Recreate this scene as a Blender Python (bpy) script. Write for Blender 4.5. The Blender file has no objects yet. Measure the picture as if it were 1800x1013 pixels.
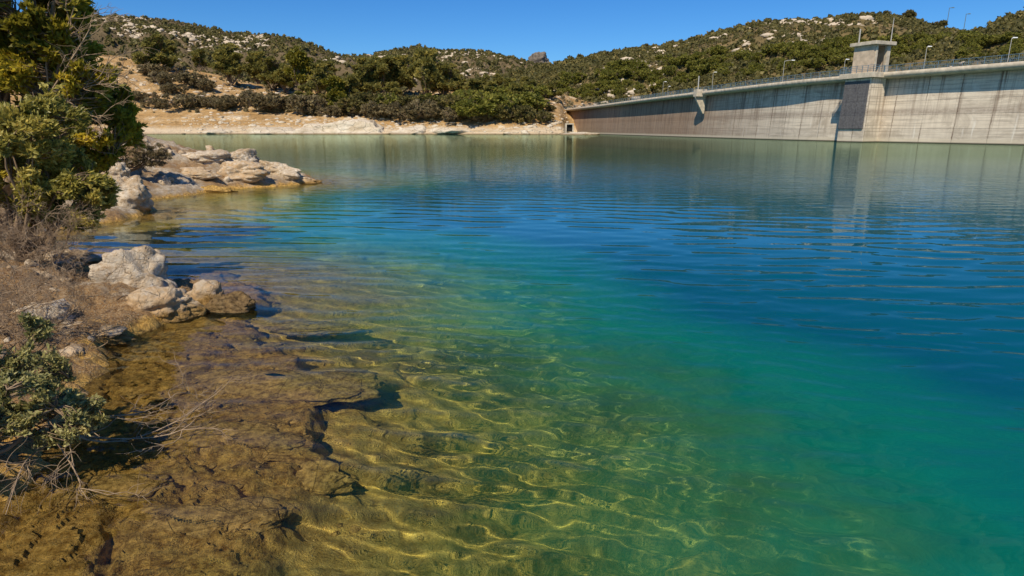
import bpy, math, random
import numpy as np
from mathutils import Vector, Matrix

S = bpy.context.scene
COL = S.collection
# ------------------------------------------------------------------ camera
F_PX, W_PX, H_PX, HORIZON = 1100.0, 1800.0, 1013.0, 226.0
CAM_H = 2.1
PITCH = math.atan((H_PX/2-HORIZON)/F_PX)
cam_d = bpy.data.cameras.new('camera'); cam = bpy.data.objects.new('camera', cam_d); COL.objects.link(cam)
cam_d.sensor_width = 36; cam_d.lens = 36*F_PX/W_PX; cam_d.clip_start = 0.1; cam_d.clip_end = 6000
cam.location = (0, 0, CAM_H); cam.rotation_euler = (math.pi/2-PITCH, 0, 0)
S.camera = cam
S.render.resolution_x, S.render.resolution_y = 1024, 576

# ------------------------------------------------------------------ sky and sun
SUN = Vector((-0.24, -0.60, 0.76)).normalized()          # from the scene towards the sun
elev = math.asin(SUN.z); azim = math.atan2(SUN.x, SUN.y)
wd = bpy.data.worlds.new('World'); S.world = wd; wd.use_nodes = True
nt = wd.node_tree; nt.nodes.clear()
sky = nt.nodes.new('ShaderNodeTexSky'); sky.sky_type = 'NISHITA'; sky.sun_disc = False
sky.sun_elevation = elev; sky.sun_rotation = azim
sky.air_density = 1.0; sky.dust_density = 0.1; sky.ozone_density = 3.5; sky.altitude = 500
hs = nt.nodes.new('ShaderNodeHueSaturation'); hs.inputs['Saturation'].default_value = 1.30
mu = nt.nodes.new('ShaderNodeMix'); mu.data_type = 'RGBA'; mu.blend_type = 'MULTIPLY'; mu.inputs[0].default_value = 1
mu.inputs[7].default_value = (0.50, 0.78, 1.05, 1)
bg = nt.nodes.new('ShaderNodeBackground'); bg.inputs[1].default_value = 0.108
out = nt.nodes.new('ShaderNodeOutputWorld')
nt.links.new(sky.outputs[0], hs.inputs['Color']); nt.links.new(hs.outputs[0], mu.inputs[6])
nt.links.new(mu.outputs[2], bg.inputs[0]); nt.links.new(bg.outputs[0], out.inputs[0])
sl = bpy.data.lights.new('sun', 'SUN'); sl.energy = 5.0; sl.angle = math.radians(0.5); sl.color = (1.0, 0.89, 0.70)
so = bpy.data.objects.new('sun', sl); COL.objects.link(so)
so.rotation_euler = (-SUN).to_track_quat('-Z', 'Y').to_euler(); so.location = (-20, -50, 60)
sl.cycles.is_caustics_light = True
S.view_settings.view_transform = 'Standard'; S.view_settings.look = 'None'
S.view_settings.exposure = 0.0; S.view_settings.gamma = 1.0
S.cycles.max_bounces = 10; S.cycles.transmission_bounces = 6; S.cycles.transparent_max_bounces = 12
S.cycles.diffuse_bounces = 3; S.cycles.glossy_bounces = 4; S.cycles.use_denoising = True
S.cycles.sample_clamp_indirect = 4.0

def rowz(y, Y): return CAM_H+np.tan(np.arctan((H_PX/2-y)/F_PX)-PITCH)*Y
def bx(b, Y, z=2.1): return (b-900)/1100*(Y*math.cos(PITCH)-(z-CAM_H)*math.sin(PITCH))      # x of a bearing of the photo at depth Y

# ------------------------------------------------------------------ noise
def _h(ix, iy, iz, s):
    n = (ix*374761393 + iy*668265263 + iz*2147483647 + s*1274126177) & 0xffffffff
    n = ((n ^ (n >> 13))*1274126177) & 0xffffffff
    n = (n ^ (n >> 16)) & 0xffffffff
    n = ((n ^ (n >> 11))*2246822519) & 0xffffffff
    return ((n >> 8) & 0xffff)/65535.0
def vn(x, y, z=0.0, s=0):
    x = np.asarray(x, float); y = np.asarray(y, float); z = np.asarray(z, float)+np.zeros_like(x)
    xi, yi, zi = np.floor(x).astype(np.int64), np.floor(y).astype(np.int64), np.floor(z).astype(np.int64)
    fx, fy, fz = x-xi, y-yi, z-zi
    fx, fy, fz = [f*f*f*(f*(f*6-15)+10) for f in (fx, fy, fz)]
    def L(a, b, t): return a+(b-a)*t
    r = []
    for k in (0, 1):
        a = L(_h(xi, yi, zi+k, s), _h(xi+1, yi, zi+k, s), fx)
        b = L(_h(xi, yi+1, zi+k, s), _h(xi+1, yi+1, zi+k, s), fx)
        r.append(L(a, b, fy))
        if np.all(fz == 0): r.append(r[0]); break
    return L(r[0], r[1], fz)*2-1
def fbm(x, y, z=0.0, o=4, s=0, g=0.5, ridged=False):
    t = 0; a = 1; n = 0
    for k in range(o):
        c, d = math.cos(0.7*k+0.3), math.sin(0.7*k+0.3)
        X, Y = (x*c-y*d), (x*d+y*c)
        v = vn(X*2.03**k+17.3*k, Y*2.03**k-9.1*k, np.asarray(z)*2.03**k, s+k)
        if ridged: v = 1-2*np.abs(v)
        t = t+a*v; n += a; a *= g
    return t/n
def worley(x, y, s=0):
    xi, yi = np.floor(x).astype(np.int64), np.floor(y).astype(np.int64)
    f1 = np.full(x.shape, 9.0); f2 = f1.copy(); idv = np.zeros(x.shape)
    for dx in (-1, 0, 1):
        for dy in (-1, 0, 1):
            cx, cy = xi+dx, yi+dy
            px = cx+_h(cx, cy, cx*0, s); py = cy+_h(cx, cy, cx*0+5, s+3)
            d = np.hypot(px-x, py-y); v = _h(cx, cy, cx*0+9, s+7)
            m = d < f1
            f2 = np.where(m, f1, np.minimum(f2, d)); idv = np.where(m, v, idv); f1 = np.where(m, d, f1)
    return f1, f2, idv
def sstep(a, b, x):
    t = np.clip((x-a)/(b-a), 0, 1); return t*t*(3-2*t)

# ------------------------------------------------------------------ mesh / tag helpers
def tag(o, label=None, cat=None, group=None, kind=None):
    if label: o['label'] = label
    if cat: o['category'] = cat
    if group: o['group'] = group
    if kind: o['kind'] = kind
    return o
def empty(name, loc=(0, 0, 0), rz=0):
    o = bpy.data.objects.new(name, None); o.location = loc; o.rotation_euler = (0, 0, rz); o.empty_display_size = 0.3
    COL.objects.link(o); return o
def npmesh(name, V, Fq, mats, parent=None, smooth=True, midx=None, attrs=None, uv=None, tris=False):
    me = bpy.data.meshes.new(name)
    V = np.asarray(V, np.float32); Fq = np.asarray(Fq, np.int32); k = Fq.shape[1]
    me.vertices.add(len(V)); me.vertices.foreach_set('co', V.ravel())
    me.loops.add(Fq.size); me.loops.foreach_set('vertex_index', Fq.ravel())
    me.polygons.add(len(Fq)); me.polygons.foreach_set('loop_start', np.arange(0, Fq.size, k, dtype=np.int32))
    me.polygons.foreach_set('loop_total', np.full(len(Fq), k, np.int32))
    if smooth: me.polygons.foreach_set('use_smooth', np.ones(len(Fq), bool))
    if not isinstance(mats, (list, tuple)): mats = [mats]
    for m in mats: me.materials.append(m)
    if midx is not None: me.polygons.foreach_set('material_index', np.asarray(midx, np.int32))
    if attrs:
        for n, a in attrs.items():
            at = me.attributes.new(n, 'FLOAT', 'POINT'); at.data.foreach_set('value', np.asarray(a, np.float32))
    if uv is not None:
        ul = me.uv_layers.new(name='UVMap'); ul.data.foreach_set('uv', np.asarray(uv, np.float32)[Fq.ravel()].ravel())
    me.update(calc_edges=True); me.validate()
    o = bpy.data.objects.new(name, me); COL.objects.link(o)
    if parent: o.parent = parent
    return o
def grid_faces(nr, nc):
    i = np.arange(nr-1)[:, None]*nc+np.arange(nc-1)[None, :]
    return np.stack([i, i+1, i+nc+1, i+nc], -1).reshape(-1, 4)

class MB:
    """collects boxes, prisms and tubes; build() links them as one mesh object"""
    def __init__(s): s.v = []; s.f = []
    def add(s, vs, fs):
        b = len(s.v); s.v += [tuple(v) for v in vs]; s.f += [tuple(i+b for i in f) for f in fs]; return s
    def hexa(s, lo, hi):      # two quads of 4 points
        s.add(list(lo)+list(hi), [(3, 2, 1, 0), (4, 5, 6, 7), (0, 1, 5, 4), (1, 2, 6, 5), (2, 3, 7, 6), (3, 0, 4, 7)]); return s
    def box(s, c, ax, ay, hx, hy, z0, z1):   # oriented box: centre xy, unit axes, half sizes
        q = [(c[0]+ax[0]*a*hx+ay[0]*b*hy, c[1]+ax[1]*a*hx+ay[1]*b*hy) for a, b in ((-1, -1), (1, -1), (1, 1), (-1, 1))]
        return s.hexa([(x, y, z0) for x, y in q], [(x, y, z1) for x, y in q])
    def tube(s, pts, rad, n=8, cap=True):
        pts = [Vector(p) for p in pts]; rings = []
        up = Vector((0, 0, 1)); prev = None
        for i, p in enumerate(pts):
            d = (pts[min(i+1, len(pts)-1)]-pts[max(i-1, 0)]).normalized()
            a = d.orthogonal().normalized() if prev is None else (prev-d*prev.dot(d)).normalized()
            prev = a; b = d.cross(a); r = rad[i] if hasattr(rad, '__len__') else rad
            rings.append([p+(a*math.cos(2*math.pi*k/n)+b*math.sin(2*math.pi*k/n))*r for k in range(n)])
        vs = [v for R in rings for v in R]; fs = []
        for i in range(len(pts)-1):
            for k in range(n): fs.append((i*n+k, i*n+(k+1) % n, (i+1)*n+(k+1) % n, (i+1)*n+k))
        if cap: fs.append(tuple(range(n))[::-1]); fs.append(tuple((len(pts)-1)*n+k for k in range(n)))
        return s.add(vs, fs)
    def build(s, name, mat, parent=None, smooth=False, bevel=0):
        me = bpy.data.meshes.new(name); me.from_pydata(s.v, [], s.f); me.materials.append(mat); me.update()
        if smooth: me.polygons.foreach_set('use_smooth', [True]*len(me.polygons))
        o = bpy.data.objects.new(name, me); COL.objects.link(o)
        if parent: o.parent = parent
        if bevel:
            b = o.modifiers.new('bevel', 'BEVEL'); b.width = bevel; b.segments = 2; b.limit_method = 'ANGLE'
        return o

# ------------------------------------------------------------------ material helpers
class NT:
    def __init__(s, name):
        s.m = bpy.data.materials.new(name); s.m.use_nodes = True; s.t = s.m.node_tree; s.t.nodes.clear()
        s.out = s.n('ShaderNodeOutputMaterial')
    def n(s, ty, **kw):
        nd = s.t.nodes.new(ty)
        for k, v in kw.items(): setattr(nd, k, v)
        return nd
    def l(s, a, b): s.t.links.new(a, b)
    def val(s, nd, k, v):
        if hasattr(v, 'links') or isinstance(v, bpy.types.NodeSocket): s.l(v, nd.inputs[k])
        else: nd.inputs[k].default_value = v
    def noise(s, vec, scale, detail=4, rough=0.55, dist=0.0, col=False):
        nd = s.n('ShaderNodeTexNoise'); s.l(vec, nd.inputs['Vector'])
        nd.inputs['Scale'].default_value = scale; nd.inputs['Detail'].default_value = detail
        nd.inputs['Roughness'].default_value = rough; nd.inputs['Distortion'].default_value = dist
        return nd.outputs[1 if col else 0]
    def vor(s, vec, scale, feature='F1', out='Distance', rnd=1.0):
        nd = s.n('ShaderNodeTexVoronoi', feature=feature); s.l(vec, nd.inputs['Vector'])
        nd.inputs['Scale'].default_value = scale; nd.inputs['Randomness'].default_value = rnd
        return nd.outputs[out]
    def mapr(s, v, a, b, c=0.0, d=1.0, smooth=False):
        nd = s.n('ShaderNodeMapRange'); nd.clamp = True
        if smooth: nd.interpolation_type = 'SMOOTHSTEP'
        s.l(v, nd.inputs[0])
        for i, q in enumerate((a, b, c, d)): nd.inputs[i+1].default_value = q
        return nd.outputs[0]
    def mix(s, f, a, b, mode='MIX'):
        nd = s.n('ShaderNodeMix', data_type='RGBA', blend_type=mode)
        for k, v in ((0, f), (6, a), (7, b)):
            if isinstance(v, tuple) and len(v) == 3: v = (*v, 1)
            s.val(nd, k, v)
        return nd.outputs[2]
    def math(s, op, a, b=0.0, clamp=False):
        nd = s.n('ShaderNodeMath', operation=op); nd.use_clamp = clamp
        s.val(nd, 0, a); s.val(nd, 1, b); return nd.outputs[0]
    def scalev(s, vec, sc, rot=(0, 0, 0), loc=(0, 0, 0)):
        nd = s.n('ShaderNodeMapping'); s.l(vec, nd.inputs[0]); nd.inputs['Scale'].default_value = sc
        nd.inputs['Rotation'].default_value = rot; nd.inputs['Location'].default_value = loc
        return nd.outputs[0]
    def obj(s): return s.n('ShaderNodeTexCoord').outputs['Object']
    def pos(s): return s.n('ShaderNodeNewGeometry').outputs['Position']
    def sep(s, v):
        nd = s.n('ShaderNodeSeparateXYZ'); s.l(v, nd.inputs[0]); return nd.outputs
    def attr(s, n): return s.n('ShaderNodeAttribute', attribute_name=n).outputs['Fac']
    def bump(s, h, strength, dist, normal=None):
        nd = s.n('ShaderNodeBump'); s.l(h, nd.inputs['Height']); s.val(nd, 'Strength', strength); nd.inputs['Distance'].default_value = dist
        if normal: s.l(normal, nd.inputs['Normal'])
        return nd.outputs[0]
    def bsdf(s, color, rough=0.8, spec=0.3, normal=None, **kw):
        nd = s.n('ShaderNodeBsdfPrincipled')
        if isinstance(color, tuple) and len(color) == 3: color = (*color, 1)
        s.val(nd, 'Base Color', color); s.val(nd, 'Roughness', rough); s.val(nd, 'Specular IOR Level', spec)
        if normal: s.l(normal, nd.inputs['Normal'])
        for k, v in kw.items(): s.val(nd, k.replace('_', ' '), v)
        return nd.outputs[0]
    def done(s, sh): s.l(sh, s.out.inputs[0]); return s.m
#@@GROUND
# ------------------------------------------------------------------ near ground and lake bed
COAST = [(-3.0, -14), (-3.0, -3), (-3.05, 1.2), (-3.15, 2.6), (-3.15, 3.6), (-3.35, 4.6), (-3.75, 5.6), (-4.0, 6.2), (-3.7, 6.9), (-4.3, 8.1),
         (-5.8, 8.9), (-7.4, 10.2), (-8.9, 11.6), (-9.6, 13.2), (-9.2, 14.8), (-9.4, 16.6), (-10.6, 17.8), (-10.9, 19.6), (-10.0, 21.6),
         (-8.9, 23.6), (-7.7, 25.2), (-8.9, 27.4), (-12.5, 30.5), (-20, 35.5), (-36, 43), (-62, 58), (-112, 95), (-200, 140), (-420, 210)]
def coast_dist(x, y):
    best = np.full(x.shape, 1e9)
    for (ax, ay), (bx, by) in zip(COAST[:-1], COAST[1:]):
        dx, dy = bx-ax, by-ay
        t = np.clip(((x-ax)*dx+(y-ay)*dy)/(dx*dx+dy*dy), 0, 1)
        best = np.minimum(best, np.hypot(x-ax-t*dx, y-ay-t*dy))
    poly = COAST+[(-900, 210), (-900, -14)]
    ins = np.zeros(x.shape, bool)
    for (ax, ay), (bx, by) in zip(poly, poly[1:]+poly[:1]):
        if ay == by: continue
        c = ((ay > y) != (by > y)) & (x < (bx-ax)*(y-ay)/(by-ay)+ax)
        ins ^= c
    return np.where(ins, -best, best)       # negative on land
def ground_z(x, y):
    x = np.asarray(x, float); y = np.asarray(y, float)
    D = coast_dist(x, y)
    near = 1-sstep(30, 60, y)
    D = D+fbm(x*0.8, y*0.8, 0.0, 4, 3)*0.45*near
    n1 = fbm(x*1.1, y*1.1, 0.0, 5, 11); n2 = fbm(x*4.5, y*6.5, 0.0, 4, 21, ridged=True)
    w = x*0.9+fbm(x, y, 0.0, 3, 5)*0.8; v = y*1.25+fbm(x, y, 0.0, 3, 9)*0.8
    f1, f2, iv = worley(w, v, 2)
    g1, g2, jv = worley(w*2.6+3, v*2.6, 8)
    iv = 0.5+(iv-0.5)*sstep(0.0, 0.22, f2-f1); jv = 0.5+(jv-0.5)*sstep(0.0, 0.2, g2-g1)
    crack = 1-sstep(0.0, 0.15, f2-f1); crack2 = 1-sstep(0.0, 0.12, g2-g1)
    L = -D; lf = 0.68+0.32*sstep(9, 13, y)
    land = 0.04+0.42*np.power(np.maximum(L, 0), 0.85)
    land = np.where(L > 6, 0.04+0.42*6**0.85+(L-6)*0.05, land)
    land = land*lf+n1*0.16*sstep(0, 1.0, L)+n2*0.06+fbm(x*9, y*10, 0.0, 3, 71, ridged=True)*0.022+(iv-0.5)*0.16*sstep(0.2, 1.2, L)-crack*0.07
    pw = 0.62+0.98*(1-sstep(5.0, 7.0, y))+(iv-0.5)*0.55                # shallow ledge width
    Dw = np.maximum(D, 0)
    n4 = fbm(x*9, y*16, 0.0, 4, 61, ridged=True)
    st = np.abs((n1*2.2+y*0.9+x*0.25+n2*0.12) % 0.45/0.45)                # thin tilted beds
    shelf = -0.095-0.045*Dw+(iv-0.62)*0.07*sstep(0.1, .8, Dw)-crack*0.09-crack2*0.022+n2*0.024+n4*0.022+n1*0.03+(st-0.5)*0.045
    deep_d = 0.45+0.25*np.power(np.maximum(Dw-pw+0.1, 0)*1.0, 1.35)
    deep_d = deep_d+0.10*np.power(np.maximum(Dw-pw-3.0, 0), 1.5)
    deep = -np.minimum(deep_d, 12)+n1*0.10*sstep(0, 2, Dw)+(jv-0.5)*0.07-crack2*0.02+n2*0.018
    n5 = fbm(x*1.7, y*1.7, 0.0, 4, 91)
    k = sstep(pw-0.07-0.15*sstep(-.1, .4, n1), pw+0.07+0.2*sstep(-.1, .4, n1), D+n2*0.07+n5*0.34)
    wat = shelf*(1-k)+deep*k
    m = sstep(-0.12, 0.12, D)
    return land*(1-m)+wat*m

PC = (0.0, -1.6)
def polar(r, a):
    R, A = np.meshgrid(r, a, indexing='ij')
    return PC[0]+R*np.sin(A), PC[1]+R*np.cos(A)
def radii(*seg):
    r = [seg[0][0]]
    for _, b, q in seg:
        while r[-1] < b: r.append(r[-1]*(1+q))
    return np.array(r)

def rock_colours(t, P):
    """dry limestone colour and bump height, shared by shore and boulders"""
    n1 = t.noise(P, 1.3, 6, 0.6); n2 = t.noise(P, 9, 6, 0.7); n3 = t.noise(P, 40, 4, 0.7)
    c = t.mix(t.mapr(n1, 0.35, 0.66), (0.42, 0.31, 0.19), (0.66, 0.57, 0.44))
    c = t.mix(t.mapr(n2, 0.48, 0.66), c, (0.36, 0.235, 0.12))
    c = t.mix(t.mapr(n2, 0.42, 0.30, 0, 0.8), c, (0.80, 0.77, 0.70))
    pit = t.vor(P, 16); c = t.mix(t.mapr(pit, 0.16, 0.06, 0, 0.75), c, (0.16, 0.12, 0.09))
    h = t.math('ADD', t.math('MULTIPLY', n2, 0.6), t.math('MULTIPLY', n3, 0.35))
    h = t.math('ADD', h, t.mapr(pit, 0.0, 0.2, -0.25, 0))
    return c, h
def ground_mat():
    t = NT('shore_rock'); P = t.pos(); z = t.sep(P)[2]
    n0 = t.noise(P, 0.7, 4); n1 = t.noise(P, 3.0, 7, 0.65); n2 = t.noise(P, 14, 6, 0.72); n3 = t.noise(P, 60, 3, 0.7)
    sv = t.scalev(P, (3.0, 15.0, 9.0), (0, 0, -0.45)); n4 = t.noise(sv, 1.0, 6, 0.72, 0.6)      # strata
    zz = t.math('ADD', z, t.mapr(n1, 0.3, 0.7, -0.09, 0.09))
    dry, h = rock_colours(t, P)
    soil = t.mix(t.mapr(n2, 0.35, 0.65), (0.19, 0.095, 0.035), (0.48, 0.29, 0.12))
    soil = t.mix(t.mapr(n3, 0.5, 0.68), soil, (0.52, 0.42, 0.28))
    land = t.mix(t.mapr(t.math('ADD', t.math('ADD', n0, t.math('MULTIPLY', n1, 0.5)), t.mapr(t.sep(P)[1], 9, 14, -0.10, 0.01)), 0.70, 0.80), soil, dry)
    wet = t.mix(t.mapr(n2, 0.36, 0.64), (0.26, 0.13, 0.022), (0.92, 0.56, 0.14))
    wet = t.mix(t.mapr(n1, 0.56, 0.68, 0, 0.8), wet, (0.08, 0.05, 0.014))
    wet = t.mix(t.mapr(n3, 0.60, 0.70, 0, 0.8), wet, (0.62, 0.46, 0.17))
    wet = t.mix(t.mapr(n4, 0.54, 0.66, 0, 0.55), wet, (0.09, 0.048, 0.012)); wet = t.mix(t.mapr(n4, 0.42, 0.34, 0, 0.6), wet, (0.70, 0.47, 0.15))
    bed = t.mix(t.mapr(n2, 0.34, 0.66), (0.48, 0.28, 0.055), (0.94, 0.62, 0.18))
    bed = t.mix(t.mapr(n1, 0.57, 0.70, 0, 0.85), bed, (0.10, 0.085, 0.03))
    bed = t.mix(t.mapr(n3, 0.60, 0.72), bed, (0.56, 0.47, 0.24))
    silt = t.mix(t.mapr(n1, 0.35, 0.65), (0.46, 0.50, 0.25), (0.76, 0.78, 0.42))
    c = t.mix(t.mapr(zz, -0.42, -0.25), bed, wet)
    c = t.mix(t.mapr(zz, -1.0, -2.6), c, silt)
    c = t.mix(t.mapr(zz, 0.04, 0.14), c, land)
    hh = t.math('ADD', t.math('MULTIPLY', n2, 0.9), t.math('MULTIPLY', n3, 0.55))
    hh = t.math('ADD', hh, t.math('MULTIPLY', n1, 0.8)); hh = t.math('ADD', hh, t.math('MULTIPLY', n4, 0.9))
    r = t.mapr(zz, 0.02, 0.12, 0.45, 0.9)
    return t.done(t.bsdf(c, r, 0.35, t.bump(hh, 1.0, 0.065)))
M_GROUND = ground_mat()
ang = np.radians(np.linspace(-84, 84, 980))
rg = radii((1.3, 9, 0.0042), (0, 45, 0.009), (0, 700, 0.04))
X, Y = polar(rg, ang)
Z = np.full(X.shape, -12.0); near_m = np.hypot(X, Y) < 420
Z[near_m] = ground_z(X[near_m], Y[near_m])
GX, GY, GZ = X, Y, Z
V = np.stack([X, Y, Z], -1).reshape(-1, 3)
ground = npmesh('ground', V, grid_faces(*X.shape), M_GROUND)
tag(ground, kind='structure'); ground.cycles.is_caustics_receiver = True

# ------------------------------------------------------------------ water
rng = np.random.default_rng(5)
rw = radii((1.3, 9, 0.0040), (0, 40, 0.0075), (0, 700, 0.02))
X, Y = polar(rw, ang)
R = np.hypot(X, Y); H = np.zeros(X.shape)
cell = np.interp(R, [1, 9, 12, 40, 60], [0.012, 0.036, 0.08, 0.30, 1.2])
wx = X+fbm(X*0.3, Y*0.3, 0.0, 2, 31)*0.35; wy = Y+fbm(X*0.3, Y*0.3, 0.0, 2, 33)*0.35
gust = 0.8+0.45*fbm(X*0.16, Y*0.25, 0.0, 3, 41)
for i in range(72):
    lam = 0.10*(9.5 ** rng.random())               # 0.085 .. 0.95 m
    th = math.radians(-96+rng.normal()*(23 if lam < 0.3 else 13))    # travel direction, mostly towards the camera
    k = 2*math.pi/lam
    slope = 0.022 if lam < 0.24 else (0.020 if lam < 0.5 else 0.013)
    fade = np.clip((lam/cell-3)/4, 0, 1)
    ph = k*(wx*math.cos(th)+wy*math.sin(th))+rng.random()*6.28
    H += slope/k*np.sin(ph)*fade*gust
dep = np.full(X.shape, 12.0); nm = R < 420
dep[nm] = -np.interp(0, [0], [0])-ground_z(X[nm], Y[nm])
H *= (sstep(-0.05, 0.25, dep)*0.5+0.5)*(1-0.8*sstep(13, 30, R))*(0.56+0.44*sstep(4.5, 11, R))
WX, WY, WH = X, Y, H
V = np.stack([X, Y, H], -1).reshape(-1, 3)
Fw = grid_faces(*X.shape)
def water_mat():
    t = NT('lake_water'); P = t.pos(); d = t.attr('depth'); f = t.attr('open'); y = t.sep(P)[1]
    a = t.noise(t.scalev(P, (1.1, 3.8, 1), (0, 0, 0.12)), 1.0, 3, 0.62, 0.5)
    b = t.noise(t.scalev(P, (0.22, 0.45, 1), (0, 0, -0.1)), 1.0, 4, 0.6, 0.3)
    h = t.math('ADD', t.math('MULTIPLY', a, 0.75), t.math('MULTIPLY', b, 0.7))
    nrm = t.bump(h, t.math('MULTIPLY', f, t.mapr(y, 15, 75, 0.072, 0.019)), 0.5)
    deep = t.mix(t.mapr(d, 1.7, 3.6), t.mix(t.mapr(d, 0.6, 1.9), (0.14, 0.46, 0.09), (0.003, 0.24, 0.15)), (0.0008, 0.092, 0.138))
    deep = t.mix(t.mapr(y, 14, 60), deep, (0.002, 0.064, 0.042))
    def tr(k): return t.math('EXPONENT', t.math('MULTIPLY', t.math('MAXIMUM', d, 0.0), -k))
    cc = t.n('ShaderNodeCombineXYZ')
    for i, k in enumerate((0.19, 0.03, 0.26)): t.l(tr(k), cc.inputs[i])
    rf = t.n('ShaderNodeBsdfRefraction'); rf.inputs['IOR'].default_value = 1.333; rf.inputs['Roughness'].default_value = 0.0
    t.l(cc.outputs[0], rf.inputs['Color'])
    gs = t.n('ShaderNodeBsdfGlossy'); t.l(t.math('MULTIPLY', f, 0.02), gs.inputs['Roughness']); t.l(t.mix(t.mapr(y, 12, 50), t.mix(t.mapr(y, 6.0, 13), (0.32, 0.46, 0.50), (0.78, 0.90, 0.97)), (0.50, 0.63, 0.52)), gs.inputs['Color'])  # gloss colour dims the sky reflection over near shallows and far water
    fr = t.n('ShaderNodeFresnel'); fr.inputs[0].default_value = 1.333
    for nd in (rf, gs, fr): t.l(nrm, nd.inputs['Normal'])
    df = t.n('ShaderNodeBsdfDiffuse'); t.l(deep, df.inputs[0])
    w = t.math('SUBTRACT', 1.0, tr(0.42)); w = t.math('MULTIPLY', w, t.mapr(d, 0.5, 2.2, 0.0, 1))
    m1 = t.n('ShaderNodeMixShader'); t.l(w, m1.inputs[0]); t.l(rf.outputs[0], m1.inputs[1]); t.l(df.outputs[0], m1.inputs[2])
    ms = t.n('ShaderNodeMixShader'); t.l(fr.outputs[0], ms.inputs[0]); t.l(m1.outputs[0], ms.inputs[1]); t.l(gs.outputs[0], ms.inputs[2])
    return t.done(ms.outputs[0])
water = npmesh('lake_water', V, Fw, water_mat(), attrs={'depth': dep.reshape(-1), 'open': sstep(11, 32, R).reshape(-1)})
tag(water, kind='structure'); water.cycles.is_caustics_caster = True
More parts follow.
